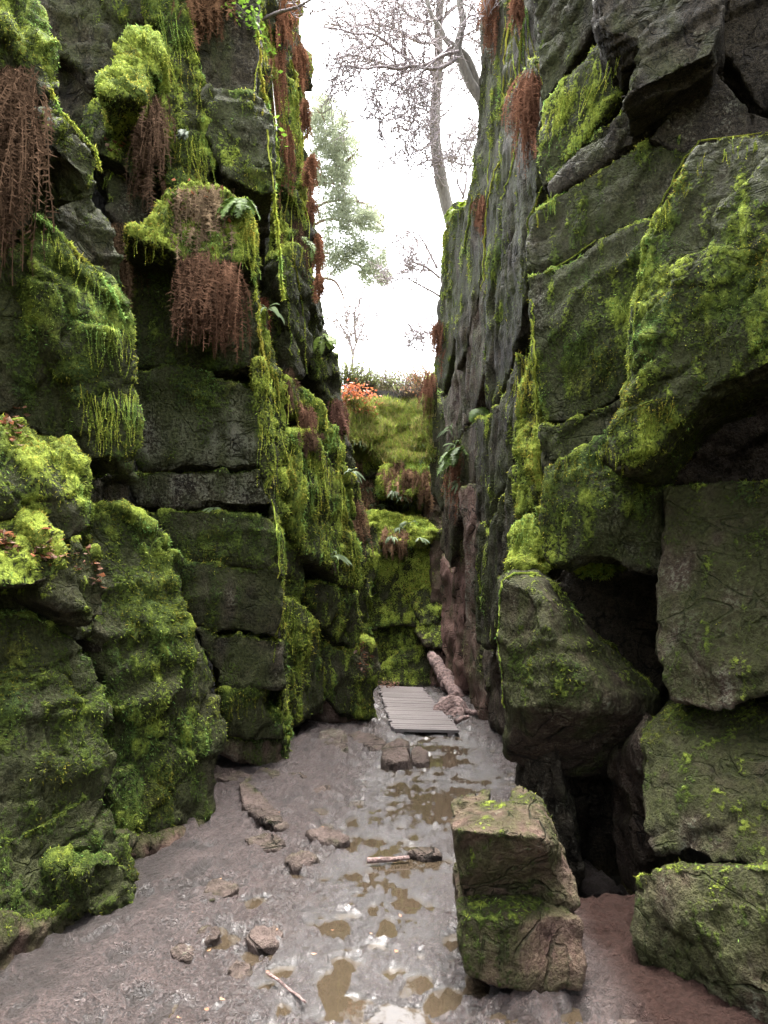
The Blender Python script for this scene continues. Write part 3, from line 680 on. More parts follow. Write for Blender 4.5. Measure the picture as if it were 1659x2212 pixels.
def ground_z(x, y, fine=True):
    x = np.asarray(x, float); y = np.asarray(y, float)
    q = np.stack([x, y, np.zeros_like(x)], 1)
    off = x - path_x(y)
    z = 0.030 + 0.018 * np.clip(np.abs(off) - 0.30, 0, 1.2)
    z += np.where(off < -0.7, 0.05 * np.clip(-off - 0.7, 0, 1.6), 0) * smooth01(y, 4.2, 6.0)
    z += np.where(y > 7.2, 0, 0) + 0.10 * np.exp(-(((x + .75) / .5) ** 2 + ((y - 7.4) / 1.0) ** 2))
    z += 0.030 * fbm(q * 1.6, 3, 201)
    z -= 0.06 * smooth01(-off, 0.9, 1.5) * smooth01(5.4 - y, 0, 1)
    w = wetness(x, y)
    z -= 0.021 * np.exp(-(off / .55) ** 4) + 0.024 * w
    if fine:
        # trampled prints: rimmed dents
        wq = q + 0.09 * np.stack([fbm(q * 3, 2, 71), fbm(q * 3 + 9, 2, 72), np.zeros_like(x)], 1) + 0.02 * np.stack([fbm(q * 14, 2, 73), fbm(q * 14 + 9, 2, 74), np.zeros_like(x)], 1)
        soft = np.clip(1.25 - 0.5 * np.abs(off + .1), 0.55, 1)
        for sz, sd, dp in ((0.17, 77, .046), (0.10, 78, .020)):
            f1, f2, cid = worley(np.stack([wq[:, 0] / sz, wq[:, 1] / (sz * 1.35), np.zeros_like(x) + .5], 1), sd)
            dent = smooth01(0.52 - f1, 0.0, 0.22) * np.where(cid > 0.32, 1.0, -0.3)
            z -= dp * dent * soft * (.5 + cid)
            z += 0.34 * dp * soft * np.exp(-((f1 - 0.55) / 0.09) ** 2)          # squeezed-up rim
        z += soft * (0.016 * fbm(q * 8, 3, 203) + 0.022 * np.abs(fbm(q * 19, 3, 207)) + 0.008 * fbm(q * 46, 2, 209) - 0.003)
    return z
rows = 640
ys = 1.6 * (15.0 / 1.6) ** (np.linspace(0, 1, rows))
cols = 420
us = np.linspace(-1, 1, cols)
Yg = np.repeat(ys, cols)
hw = np.interp(ys, [1.2, 3, 5, 6.5, 7.5, 9, 15], [2.1, 2.1, 2.0, 1.75, 1.5, 1.4, 1.6])
Xg = (us[None, :] * hw[:, None] + np.interp(ys, [1.2, 4, 6.5, 9, 15], [0.0, 0.1, 0.1, 0.25, 0.3])[:, None]).ravel()
Zg = ground_z(Xg, Yg)
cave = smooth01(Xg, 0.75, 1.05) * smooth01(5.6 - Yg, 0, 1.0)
hollow = smooth01(Xg - np.interp(Yg, [4, 5.4, 6.2, 8], [.9, .95, 1.35, 1.5]), 0, .35) * smooth01(Yg, 3.85, 4.3)
Zg = Zg - 0.8 * hollow * smooth01(7.6 - Yg, 0, .7)  # floor sunk under the block so the cave mouth turns dark
idx = np.arange(rows * cols).reshape(rows, cols)
Fg = np.stack([idx[:-1, :-1], idx[:-1, 1:], idx[1:, 1:], idx[1:, :-1]], -1).reshape(-1, 4)
me = mesh_np('mud_ground', np.stack([Xg, Yg, Zg], 1), Fg)
offp = np.abs(Xg - path_x(Yg))
wet = np.clip(1.2 - offp * 1.15, 0, 1) + 0.5 * wetness(Xg, Yg)
attr(me, 'wet', wet)
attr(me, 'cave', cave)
TRI_COUNT[0] += 2 * len(Fg)

k = NT('wet_mud')
pos = k.pos()
w = k.attr('wet'); cv = k.attr('cave')
n1 = k.noise(5, pos, 5, 0.6); n2 = k.noise(38, pos, 5, 0.6, 0.6); n3 = k.noise(120, pos, 3, 0.6)
n4 = k.noise(70, k.mapping(pos, (1, 1, 1)), 4, 0.7, 1.5)
c = k.mix(k.ramp(n1, 0.3, 0.7), (0.032, 0.021, 0.018), (0.070, 0.048, 0.0425))
c = k.mix(k.ramp(n2, 0.35, 0.7, 0, 0.7), c, (0.098, 0.070, 0.064))
c = k.mix(k.ramp(n4, 0.53, 0.43, 0, 0.9), c, (0.009, 0.0065, 0.006))
c = k.mix(k.math('MULTIPLY', k.ramp(w, 0.3, 1.1), 0.6), c, (0.028, 0.021, 0.019))
pz = k.n('ShaderNodeSeparateXYZ'); k.set(pz, 0, pos)
c = k.mix(k.ramp(pz.outputs[2], 0.022, 0.002, 0.0, 0.7), c, (0.016, 0.0115, 0.009))
c = k.mix(cv, c, k.mix(k.ramp(n2, 0.3, 0.7), (0.016, 0.0078, 0.0055), (0.034, 0.0175, 0.0135)))  # reddish earth by the hollow, darkened in colour for the overhang's shade
wv = k.math('ADD', w, k.math('MULTIPLY', k.math('SUBTRACT', n2, 0.5), 1.2))
ro = k.ramp(wv, 0.1, 1.0, 0.48, 0.16)
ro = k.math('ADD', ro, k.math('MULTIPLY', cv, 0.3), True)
h = k.math('ADD', k.math('MULTIPLY', n2, 1.0), k.math('ADD', k.math('MULTIPLY', n4, 0.7), k.math('MULTIPLY', n3, 0.25)))
b = k.n('ShaderNodeBsdfPrincipled', {'Base Color': c, 'Roughness': ro, 'Normal': k.bump(h, 0.045, 1.0)})
hc = k.math('ADD', n2, k.math('MULTIPLY', n4, 0.5))
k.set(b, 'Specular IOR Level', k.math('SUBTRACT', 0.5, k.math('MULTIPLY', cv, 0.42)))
b.inputs['Coat Weight'].default_value = 1.0
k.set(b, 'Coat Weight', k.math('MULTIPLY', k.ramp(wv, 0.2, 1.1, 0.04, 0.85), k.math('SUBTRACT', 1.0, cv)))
k.set(b, 'Coat Roughness', k.ramp(wv, 0.1, 1.0, 0.28, 0.09))
k.set(b, 'Coat Normal', k.bump(hc, 0.017, 1.0))
b.inputs['Coat IOR'].default_value = 1.6
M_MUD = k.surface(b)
ground = put('ground', me, M_MUD, kind='structure', label='trampled wet pinkish mud covering the floor of the gorge')

k = NT('muddy_water')
pos = k.pos()
n1 = k.noise(14, pos, 2)
b = k.n('ShaderNodeBsdfPrincipled', {'Base Color': k.mix(n1, (0.021, 0.0155, 0.010), (0.029, 0.0215, 0.014)), 'Roughness': 0.03, 'Normal': k.bump(n1, 0.002, 0.15)})
b.inputs['IOR'].default_value = 1.33
b.inputs['Specular IOR Level'].default_value = 0.5
M_WATER = k.surface(b)
wx = np.array([[-.8, 1.3, 0], [0.6, 1.3, 0], [0.86, 3.9, 0], [0.93, 5.5, 0], [1.45, 6.3, 0], [1.4, 9.2, 0], [-0.1, 9.2, 0], [-.5, 6.5, 0], [-.85, 4.2, 0]])
me = mesh_np('puddle_water', wx, [np.array([[0, 1, 2], [0, 2, 8], [8, 2, 3], [8, 3, 7], [7, 3, 4], [7, 4, 6], [6, 4, 5]])], False)
put('puddle_water', me, M_WATER, kind='structure', label='brown water standing in the footprints of the mud')

# ------------------------------------------------------------------ the hill the gorge is cut into
xs_ = np.unique(np.concatenate([np.linspace(-140, -6, 34), np.linspace(-6, 6, 97), np.linspace(6, 140, 34)]))
ys_ = np.unique(np.concatenate([np.linspace(-60, -8, 14), np.linspace(-8, 22, 150), np.linspace(22, 220, 40)]))
XX, YY = np.meshgrid(xs_, ys_)
x, y = XX.ravel(), YY.ravel()
q = np.stack([x, y, np.zeros_like(x)], 1)
rim = np.interp(y, [-9, -6, -4, 3.5, 9, 12.5, 15, 17, 20, 60, 220], [0.4, 0.6, 4.5, 6.2, 7.2, 6.4, 6.0, 6.9, 7.3, 8.5, 10.5])  # unseen rim behind the camera is shaped to set the fill light
rim = rim + 0.35 * fbm(q * 0.35, 3, 301) * smooth01(y, -6, 0)
xl = np.interp(y, [-9, -3, 2.5, 5, 7, 9, 13], [-7, -2.3, -2.6, -3.4, -3.3, -2.4, -1.9])
xr = np.interp(y, [-9, -3, 2.5, 5, 7, 9, 13], [7, 2.3, 2.9, 3.2, 2.6, 2.2, 1.9])
inside = np.minimum(np.minimum((x - xl) / 0.35, (xr - x) / 0.35), (16.8 - y) / 0.5)
t = smooth01(inside, 0, 1)
z = rim * (1 - t) + (-1.6) * t
i2 = np.arange(len(x)).reshape(len(ys_), len(xs_))
Fh = np.stack([i2[:-1, :-1], i2[:-1, 1:], i2[1:, 1:], i2[1:, :-1]], -1).reshape(-1, 4)
me = mesh_np('hillside', np.stack([x, y, z], 1), Fh)
k = NT('heath')
pos = k.pos()
n1 = k.noise(1.3, pos, 5); n2 = k.noise(14, pos, 4)
c = k.mix(k.ramp(n1, 0.35, 0.65), (0.075, 0.085, 0.025), (0.095, 0.062, 0.032))
c = k.mix(k.ramp(n2, 0.4, 0.7, 0, .7), c, (0.13, 0.14, 0.035))
nz = k.n('ShaderNodeSeparateXYZ'); k.set(nz, 0, k.n('ShaderNodeNewGeometry').outputs['Normal'])
c = k.mix(k.ramp(nz.outputs[2], 0.35, 0.7), (0.035, 0.032, 0.030), c)
b = k.n('ShaderNodeBsdfPrincipled', {'Base Color': c, 'Roughness': 0.95, 'Normal': k.bump(n2, 0.1, 0.8)})
put('hillside', me, k.surface(b), kind='structure', label='heathy hill top above and around the gorge')
bpy.data.objects.remove(_tmp)
# ------------------------------------------------------------------ finding surfaces along a sight line
bpy.context.view_layer.update()
_dg = bpy.context.evaluated_depsgraph_get()
CAMV = Vector((0, 0, CAM_H))
def hit(px, py):
    r = Vector(ray(px, py)).normalized()
    ok, loc, nrm, fi, ob, mt = scene.ray_cast(_dg, CAMV, r)
    if not ok: return None
    if nrm.dot(r) > 0: nrm = -nrm
    return np.array(loc), np.array(nrm)
def place(px, py, d_default=None):
    h = hit(px, py)
    if h is None:
        return P(px, py, d_default or 8.0), np.array((0, -1.0, 0))
    if d_default and abs(h[0][1] - d_default) > 2.5:
        return P(px, py, d_default), np.array((0, -1.0, 0))
    return h

# ------------------------------------------------------------------ moss: leafy tufts on the stones
MOSS_B = {}
def mossb(par):
    if par.name not in MOSS_B: MOSS_B[par.name] = (Builder(), par)
    return MOSS_B[par.name][0]
G_DARK, G_MID, G_LIME = np.array((0.030, 0.046, 0.008)), np.array((0.095, 0.130, 0.018)), np.array((0.36, 0.43, 0.075))
def moss_col(l, n):
    l = np.clip(l + rng.normal(0, 0.16, n), 0, 1)[:, None]
    c = np.where(l < 0.5, G_DARK + (G_MID - G_DARK) * l * 2, G_MID + (G_LIME - G_MID) * (l * 2 - 1))
    c = c * rng.uniform(0.75, 1.2, (n, 1))
    c[:, 0] *= rng.uniform(0.9, 1.25, n)
    return c
def spikes(B, C, N, length, width, l, droop=0.45, spread=0.55):
    n = len(C)
    if n == 0: return
    hn = fbm(C * 2.3 + 40, 2, 91)[:, None]
    D = N * 0.75 + rng.normal(0, spread, (n, 3)) + np.array((0, 0, -1.0)) * droop * rng.uniform(0.3, 1.5, (n, 1))
    D /= np.linalg.norm(D, axis=1)[:, None] + 1e-9
    S = np.cross(D, rng.normal(0, 1, (n, 3))); S /= np.linalg.norm(S, axis=1)[:, None] + 1e-9
    ln = length * rng.uniform(0.5, 1.4, (n, 1)); w = width * rng.uniform(0.7, 1.3, (n, 1))
    C = C - N * 0.004
    V = np.stack([C - S * w, C + S * w, C + D * ln], 1).reshape(-1, 3)
    T = np.arange(3 * n).reshape(-1, 3)
    col = moss_col(l, n)
    col = col * np.where(hn > 0, 1 + smooth01(hn, .05, .4) * (np.array((1.0, .8, .85)) - 1), 1 + smooth01(-hn, .05, .4) * (np.array((.68, .95, 1.5)) - 1))
    col = np.repeat(col, 3, 0)
    B.add(V, T, col)
TUFTS = 0
for (V, F, mv, lv, dm, par, tf) in MOSS_SPOTS:
    c = V[F].mean(1)
    a = V[F[:, 2]] - V[F[:, 0]]; b = V[F[:, 3]] - V[F[:, 1]]
    fn = np.cross(a, b); ar = np.linalg.norm(fn, axis=1) * 0.5
    fn = fn / (2 * ar[:, None] + 1e-12)
    vw = np.array((0, 0, CAM_H)) - c
    vw /= np.linalg.norm(vw, axis=1)[:, None]
    m = mv[F].mean(1); l = lv[F].mean(1)
    dist = max(dm, 3.0)
    k_ = 5600 * (4.0 / dist) ** 1.7 * tf
    lam = ar * k_ * smooth01(m, 0.35, 0.85) * ((fn * vw).sum(1) > -0.35)
    n = rng.poisson(lam)
    idx = np.repeat(np.arange(len(F)), n)
    if len(idx) == 0: continue
    w4 = rng.dirichlet(np.ones(4), len(idx))
    C = (V[F[idx]] * w4[:, :, None]).sum(1)
    s = (dist / 4.0) ** 0.75
    spikes(mossb(par), C, fn[idx], 0.021 * s, 0.0042 * s, 0.25 + 0.6 * l[idx], droop=0.5)
    TUFTS += len(idx)

# ------------------------------------------------------------------ hanging strands of moss
def rope(B, pts, r, l=0.8, fuzz=1.0, tl=1.0):
    pts = np.asarray(pts)
    n = len(pts)
    d = float(pts[:, 1].mean()); s = (d / 4.0) ** 0.75
    B.tube(pts, np.linspace(r, r * 0.5, n), moss_col(np.array([l - .2]), 1)[0], 4)
    seg = np.linalg.norm(np.diff(pts, axis=0), axis=1)
    m = int(seg.sum() * 300 * fuzz / s)
    t = rng.uniform(0, n - 1.001, m); i = t.astype(int); f = (t - i)[:, None]
    C = pts[i] * (1 - f) + pts[i + 1] * f
    N = rng.normal(0, 1, (m, 3)); N[:, 1] -= 0.6; N /= np.linalg.norm(N, axis=1)[:, None]
    spikes(B, C + N * r * 0.7, N, 0.0105 * s * tl, 0.0030 * s * tl ** .5, np.full(m, l) + .08, droop=0.9, spread=0.4)
def strand(x, y, length, par, l=0.75, r=0.007, wob=2.5, drift=0.0, off=0.02, fuzz=1.0):
    pts = []; last = None
    step = 14.0; px = x
    vx = rng.normal(0, wob * .3)
    for k in range(max(3, int(length / step))):
        h = hit(px, y + k * step)
        if h is None:
            if last is None: return
            d = last
        else:
            d = h[0][1] - off
            if last is not None and d > last + 0.10: d = last + 0.01
        last = d
        pts.append(P(px, y + k * step, d))
        vx = 0.7 * vx + rng.normal(0, wob)
        px += vx + drift
    if len(pts) > 2: rope(mossb(par), pts, r * (last / 5), l, fuzz)
def curtain(x0, y0, x1, y1, length, n, par, l=0.75, drift=0.0, r=0.007, off=0.02, wob=2.0):
    for i in range(n):
        t = rng.uniform()
        strand(x0 + (x1 - x0) * t, y0 + (y1 - y0) * t + rng.uniform(-12, 25), length * rng.uniform(0.45, 1.1), par, np.clip(l + rng.normal(0, .12), 0, 1), r * rng.uniform(.6, 1.3), wob, drift, off)
def line(pts, par, l=0.85, r=0.010, off=0.015, fuzz=1.3):
    """a moss-grown root or arris following the stone"""
    out = []; last = None
    for (xa, ya), (xb, yb) in zip(pts[:-1], pts[1:]):
        m = max(2, int(math.hypot(xb - xa, yb - ya) / 12))
        for k in range(m):
            px = xa + (xb - xa) * k / m + rng.normal(0, 1.6); py = ya + (yb - ya) * k / m
            h = hit(px, py)
            d = (h[0][1] if h is not None else (last or 8)) - off
            if last is not None and abs(d - last) > 0.25: d = last + np.clip(d - last, -.06, .06)
            last = d
            out.append(P(px, py, d))
    big = r >= .018
    rope(mossb(par), out, min(r, .008) * (out[0][1] / 5), l, fuzz * (2.6 if big else 1), 2.4 if big else 1)
for (xa, ya, xb, yb, ln, n, l, dr) in [
    (172, 840, 225, 880, 130, 18, .62, 1.2), (225, 850, 300, 840, 150, 34, .66, .6), (185, 690, 280, 720, 110, 18, .6, .5),
    (90, 480, 250, 640, 70, 26, .75, .3), (100, 930, 200, 1080, 60, 20, .5, 0), (340, 20, 420, 60, 200, 16, .62, 1.5), (360, 250, 450, 300, 150, 20, .6, .5),
    (300, 60, 345, 90, 70, 10, .6, 0), (270, 505, 400, 530, 60, 16, .55, 0), (520, 440, 545, 470, 150, 14, .7, .3),
    (552, 700, 600, 800, 120, 10, .8, .8), (556, 760, 640, 860, 140, 8, .9, 1.0), (560, 900, 640, 960, 150, 9, .9, .8), (600, 1150, 640, 1180, 80, 8, .6, 0),
    (612, 420, 655, 420, 200, 8, .8, .4), (604, 180, 660, 200, 240, 14, .78, 1.0), (556, 60, 600, 60, 200, 12, .8, 1.2),
    (640, 930, 740, 1030, 160, 18, .75, .4), (650, 830, 735, 930, 110, 16, .8, .8), (690, 1150, 775, 1200, 90, 20, .6, .3),
    (612, 1300, 640, 1310, 120, 10, .4, 0), (480, 1500, 600, 1500, 60, 10, .3, 0)]:
    curtain(xa, ya, xb, yb, ln, n, cliff_left, l, dr, r=.0032)
for (xa, ya, xb, yb, ln, n, l, dr) in [
    (1190, 220, 1340, 120, 110, 36, .72, -4.0), (1395, 500, 1490, 380, 60, 16, .6, -.8), (1350, 880, 1460, 860, 70, 20, .5, -1.0),
    (1400, 960, 1310, 980, 60, 14, .45, -.5), (1148, 440, 1200, 420, 60, 10, .7, 0), (1500, 330, 1640, 300, 40, 14, .55, -.5),
    (1108, 820, 1150, 740, 110, 14, .7, -.2), (1105, 1150, 1165, 1110, 60, 14, .7, 0), (1090, 20, 1140, 20, 200, 12, .55, .3), (1200, 1000, 1330, 940, 60, 18, .35, -.5)]:
    curtain(xa, ya, xb, yb, ln, n, cliff_right, l, dr, r=.003)
for pts, r, l in [
    ([(545,20),(556,80),(562,150),(572,200),(585,260),(588,330),(590,400),(598,470),(606,560),(614,660)], .022, .85),
    ([(590,250),(600,330),(604,420),(612,520)], .012, .8), ([(577,280),(582,340),(594,430),(602,500)], .010, .8),
    ([(632,130),(640,200),(648,280),(655,340),(650,400)], .014, .8), ([(612,560),(618,640),(626,700),(630,780)], .012, .8),
    ([(636,560),(650,640),(660,720),(664,820)], .010, .75),
    ([(545,470),(548,520),(546,580),(556,660),(562,740),(575,820)], .02, .8), 
    ([(590,1080),(600,1160),(604,1260)], .006, .85), 
    ([(725,1000),(742,1060),(752,1130),(762,1200),(770,1270)], .012, .8),
    ([(80,465),(120,495),(170,545),(215,590),(250,640),(274,700)], .03, .85), ([(110,190),(130,240),(170,280),(205,320),(222,380)], .03, .6)]:
    line(pts, cliff_left, l, r)
for pts, r, l in [
    ([(1097,60),(1092,130),(1086,200),(1100,250),(1108,270),(1090,330),(1068,370),(1055,430),(1046,520),(1046,620)], .009, .85),
    ([(1108,120),(1120,200),(1118,300),(1100,380),(1080,440)], .006, .75), ([(1128,60),(1122,140),(1124,220)], .008, .75),
    ([(1165,240),(1170,330),(1178,390),(1160,430),(1142,470),(1140,560),(1150,660),(1152,760)], .012, .85),
    ([(1150,460),(1180,435),(1220,410),(1262,395),(1310,360),(1350,310),(1400,290)], .012, .75), ([(1180,590),(1230,560),(1300,510)], .008, .55),
    ([(1150,690),(1156,800),(1160,900),(1165,1000),(1172,1060)], .010, .8),
    ([(1062,300),(1050,400),(1046,520),(1040,640)], .006, .7), ([(1020,420),(1008,500),(1000,560)], .008, .6),
    ([(1512,304),(1480,340),(1450,400),(1410,470),(1390,540),(1376,640),(1366,740),(1355,820)], .014, .7), ([(1512,304),(1580,296),(1659,285)], .014, .7),
    ([(1300,975),(1340,900),(1400,870),(1450,855)], .012, .45), ([(1035,1240),(1040,1290),(1036,1330)], .010, .7)]:
    line(pts, cliff_right, l, r)
line([(1160,1238),(1110,1238),(1084,1256),(1078,1330),(1076,1400),(1086,1480),(1090,1540)], fallen, .75, .008)
for nm, (B, par) in MOSS_B.items():
    if B.n: put('moss', B.mesh('moss', False), M_MOSS, par, kind='stuff')
# ------------------------------------------------------------------ loose stones on the floor
M_MUDROCK = rock_material('muddy_stone', dark=(0.036, 0.026, 0.023), mid=(0.105, 0.079, 0.070), red=(0.10, 0.073, 0.064))
def floor_stone(pts, hgt, label, moss=-0.7, lichen=-0.2, name='loose_stone', tilt=1.0, red=.5):
    ys = [p[1] for p in pts]; y0, y1 = min(ys), max(ys)
    def dep(x, y):
        v = (y1 - y) / max(y1 - y0, 1)
        return G(x, y, hgt * (0.45 + 0.55 * tilt * v))[1]
    d = G(pts[0][0], y1)[1]
    return stone(None, pts, dep, (0.0, 0.05, -0.16 - hgt), moss=moss, lime=0, lichen=lichen, red=red, amp=.42, sharp=True, cell=.2, gap=0, vox=max(.012, d * .0032),
                 keep_back=True, name=name, mat=M_MUDROCK, lumps=.3, label=label, cat='stone', group='stones lying on the gorge floor', taper=1.08)
_tmp = bpy.data.objects.new('tmp', bpy.data.meshes.new('tmp'))
COL.objects.link(_tmp)
_rem = _tmp.modifiers.new('r', 'REMESH'); _rem.mode = 'VOXEL'
for pts, hg, lab, mo in [
    ([(690,1580),(712,1570),(745,1578),(752,1608),(758,1634),(728,1625),(698,1615)], .26, 'pale flat-faced stone at the foot of the left cliff, nearest the boardwalk', -.6),
    ([(752,1582),(775,1576),(805,1584),(832,1600),(822,1618),(790,1612),(765,1602)], .17, 'low muddy stone just left of a dark wedge stone before the boardwalk', -.7),
    ([(822,1618),(838,1602),(862,1592),(884,1600),(884,1640),(852,1646),(830,1636)], .24, 'dark wedge-shaped stone at the edge of the puddle below the boardwalk', -.7),
    ([(886,1618),(905,1606),(925,1622),(930,1640),(908,1646),(888,1640)], .16, 'small dark stone in the puddle edge, right of the dark wedge stone', -.7),
    ([(514,1690),(530,1681),(556,1700),(588,1738),(626,1782),(604,1790),(565,1768),(524,1738)], .2, 'long tilted slab lying in the mud below the left cliff corner', -.6),
    ([(464,1652),(500,1655),(545,1672),(556,1690),(540,1700),(500,1686),(464,1680)], .2, 'muddy ledge stone against the left cliff, left of the tilted slab', -.6),
    ([(548,1668),(570,1656),(600,1668),(612,1686),(590,1698),(560,1690)], .16, 'muddy stone at the base of the left cliff corner', -.6),
    ([(600,1694),(622,1672),(650,1668),(662,1678),(640,1694),(616,1702)], .13, 'low muddy stone between the cliff corner and a thin dark-edged stone', -.7),
    ([(672,1712),(690,1694),(716,1690),(718,1702),(696,1716)], .12, 'thin dark-edged stone alone in the mud right of the cliff corner', -.7),
    ([(528,1812),(548,1802),(600,1798),(620,1818),(604,1834),(552,1836)], .12, 'flat undercut stone in front of the long tilted slab', -.7),
    ([(660,1796),(690,1786),(728,1788),(758,1810),(728,1824),(690,1816)], .11, 'low ragged stone in the middle of the mud, right of the flat undercut stone', -.7),
    ([(614,1858),(632,1838),(668,1836),(688,1852),(676,1870),(640,1874)], .12, 'rounded muddy stone in front of the low ragged stone', -.7),
    ([(434,1922),(446,1896),(480,1890),(512,1902),(516,1918),(488,1936),(446,1948)], .11, 'angular muddy stone nearest the left cliff in the foreground', -.7),
    ([(418,2022),(440,1998),(470,1994),(480,2010),(470,2026),(436,2034)], .09, 'dark hollowed stone in the left foreground mud', -.8),
    ([(364,2048),(386,2032),(414,2036),(430,2056),(408,2074),(376,2070)], .08, 'pale half-buried stone left of a puddle in the foreground', -.7),
    ([(528,2024),(548,2000),(590,1994),(614,2012),(604,2040),(560,2050)], .10, 'broad half-buried stone above the round foreground puddle', -.8),
    ([(878,1838),(905,1826),(944,1830),(954,1846),(915,1852)], .08, 'small flat stone by the stick, left of the mossy boulder', -.7),
    ([(488,2092),(510,2070),(544,2076),(552,2098),(530,2116),(500,2114)], .07, 'sunken round stone right of the left-hand foreground puddle', -.8),
    ([(1296,2216),(1320,2202),(1372,2202),(1400,2216),(1360,2236)], .05, 'reddish stone cut by the bottom edge before the corner boulder', -.9)]:
    floor_stone(pts, hg * .8, lab, mo, lichen=.4 if 'pale' in lab else -.2)
bpy.data.objects.remove(_tmp)

# ------------------------------------------------------------------ boardwalk
k = NT('weathered_plank')
pos = k.pos()
oi = k.n('ShaderNodeObjectInfo')
n1 = k.noise(9, k.mapping(pos, (1.5, 14, 4)), 4); n2 = k.noise(60, k.mapping(pos, (.5, 3, 2)), 3)
c = k.mix(k.ramp(n1, .3, .7), (0.042, 0.033, 0.032), (0.075, 0.060, 0.058))
nm = k.noise(2.2, pos, 4)
c = k.mix(k.ramp(nm, .42, .66, 0, .75), c, (0.034, 0.026, 0.023))
c = k.mix(k.math('MULTIPLY', oi.outputs['Random'], 0.3), c, (0.07, 0.058, 0.054))
b = k.n('ShaderNodeBsdfPrincipled', {'Base Color': c, 'Roughness': 0.5, 'Normal': k.bump(n2, 0.006, 0.7)})
M_PLANK = k.surface(b)
nl, nr, fl, fr = G(848,1574,.075), G(992,1577,.075), G(818,1480,.075), G(912,1484,.075)
bw = empty('boardwalk', tuple((nl + nr) / 2 - np.array((0, 0, .1))), label='grey plank boardwalk crossing the mud at the far end of the gorge', cat='boardwalk')
NPL = 60
inv = -np.array(bw.location)
for i in range(NPL):
    t0, t1 = i / NPL, (i + .988) / NPL
    A, B_ = nl + (fl - nl) * t0, nr + (fr - nr) * t0
    D_, C_ = nl + (fl - nl) * t1, nr + (fr - nr) * t1
    ja, jb = rng.normal(0, .014, 2); jz = rng.normal(0, .0015)
    e = (B_ - A) / np.linalg.norm(B_ - A)
    top = np.array([A - e * ja, B_ + e * jb, C_ + e * jb, D_ - e * ja]) + (0, 0, jz)
    V = np.concatenate([top, top - np.array((0, 0, .032))]) + inv
    F = np.array([[0,1,2,3],[7,6,5,4],[0,4,5,1],[1,5,6,2],[2,6,7,3],[3,7,4,0]])
    put('plank', mesh_np('plank', V, F, False), M_PLANK, bw)
for t in (.12, .88):
    a0, a1 = nl + (nr - nl) * t, fl + (fr - fl) * t
    o3 = np.array((.04, 0, 0))
    V = np.array([a0 - o3, a0 + o3, a1 + o3, a1 - o3]) - (0, 0, .036)
    V = np.concatenate([V, V - (0, 0, .12)]) + inv
    put('bearer', mesh_np('bearer', V, np.array([[0,1,2,3],[7,6,5,4],[0,4,5,1],[1,5,6,2],[2,6,7,3],[3,7,4,0]]), False), M_PLANK, bw)

# ------------------------------------------------------------------ fallen wood
def wobble(a, b, n, amt):
    t = np.linspace(0, 1, n)[:, None]
    p = np.asarray(a) * (1 - t) + np.asarray(b) * t
    w = np.cumsum(rng.normal(0, amt, (n, 3)), 0); w -= t * w[-1]
    return p + w
k = NT('rotten_wood')
pos = k.pos()
n1 = k.noise(22, pos, 5); n2 = k.noise(90, pos, 3)
c = k.mix(k.ramp(n1, .35, .65), (0.070, 0.042, 0.036), (0.21, 0.135, 0.12))
b = k.n('ShaderNodeBsdfPrincipled', {'Base Color': c, 'Roughness': 0.8, 'Normal': k.bump(k.math('ADD', n1, k.math('MULTIPLY', n2, .4)), 0.06, 1)})
M_LOG = k.surface(b)
B = Builder()
p0, p1 = P(930, 1412, 12.75), G(990, 1512, .0)
pts = wobble(p0, p1, 26, .006)
B.tube(pts, .095 + .018 * np.interp(np.linspace(0, 1, 26), [0, .1, 1], [-.6, .3, 1.2]) + rng.normal(0, .016, 26), (.2, .14, .12), 14)
log = put('leaning_log', B.mesh('leaning_log'), M_LOG, label='pinkish rotten log leaning against the far rock face', cat='log')
def stump(px, py, w, hgt, label):
    ctr = G(px, py, 0)
    B = Builder()
    th = np.linspace(0, 2 * math.pi, 18, endpoint=False)
    V = []
    for kz, (z, r) in enumerate([(-.1, 1.15), (.0, 1.1), (.3, .95), (.6, .8), (.85, .6), (1.0, .25)]):
        rr = w * r * (1 + .28 * np.sin(th * 3 + px) + .12 * rng.normal(0, 1, 18))
        V.append(np.stack([ctr[0] + rr * np.cos(th), ctr[1] + rr * .8 * np.sin(th), ctr[2] + hgt * z + .02 * rng.normal(0, 1, 18)], 1))
    V = np.concatenate(V); T = []
    for r in range(5):
        for q in range(18):
            a_, b_ = r * 18 + q, r * 18 + (q + 1) % 18
            T += [(a_, b_, b_ + 18), (a_, b_ + 18, a_ + 18)]
    T += [(90, 90 + q, 91 + q) for q in range(1, 17)]
    B.add(V, T, (.1, .07, .06))
    o = put('rotten_stump', B.mesh('rotten_stump'), M_LOG, label=label, cat='stump')
stump(978, 1545, .24, .24, 'low dark rotten stump in the mud at the foot of the leaning log')
for a_, b_, r, lab in [(G(1005,1538,.1), G(1052,1534,.14), .045, 'thick pale stick lying beside the stump against the right cliff'),
                       (G(985,1562,.05), G(1012,1548,.09), .035, 'crooked stick in the mud right of the boardwalk'),
                       (G(792,1858,.03), G(884,1852,.03), .018, 'thin straight stick half sunk in the mud before the mossy boulder'),
                       (G(575,2100,.035), G(660,2165,.035), .007, 'thin dark curved twig in the foreground mud')]:
    B = Builder(); B.tube(wobble(a_, b_, 12, r * .18), np.linspace(r, r * .6, 12), (.1, .08, .07), 8)
    o = put('stick', B.mesh('stick'), M_LOG, label=lab, cat='stick')

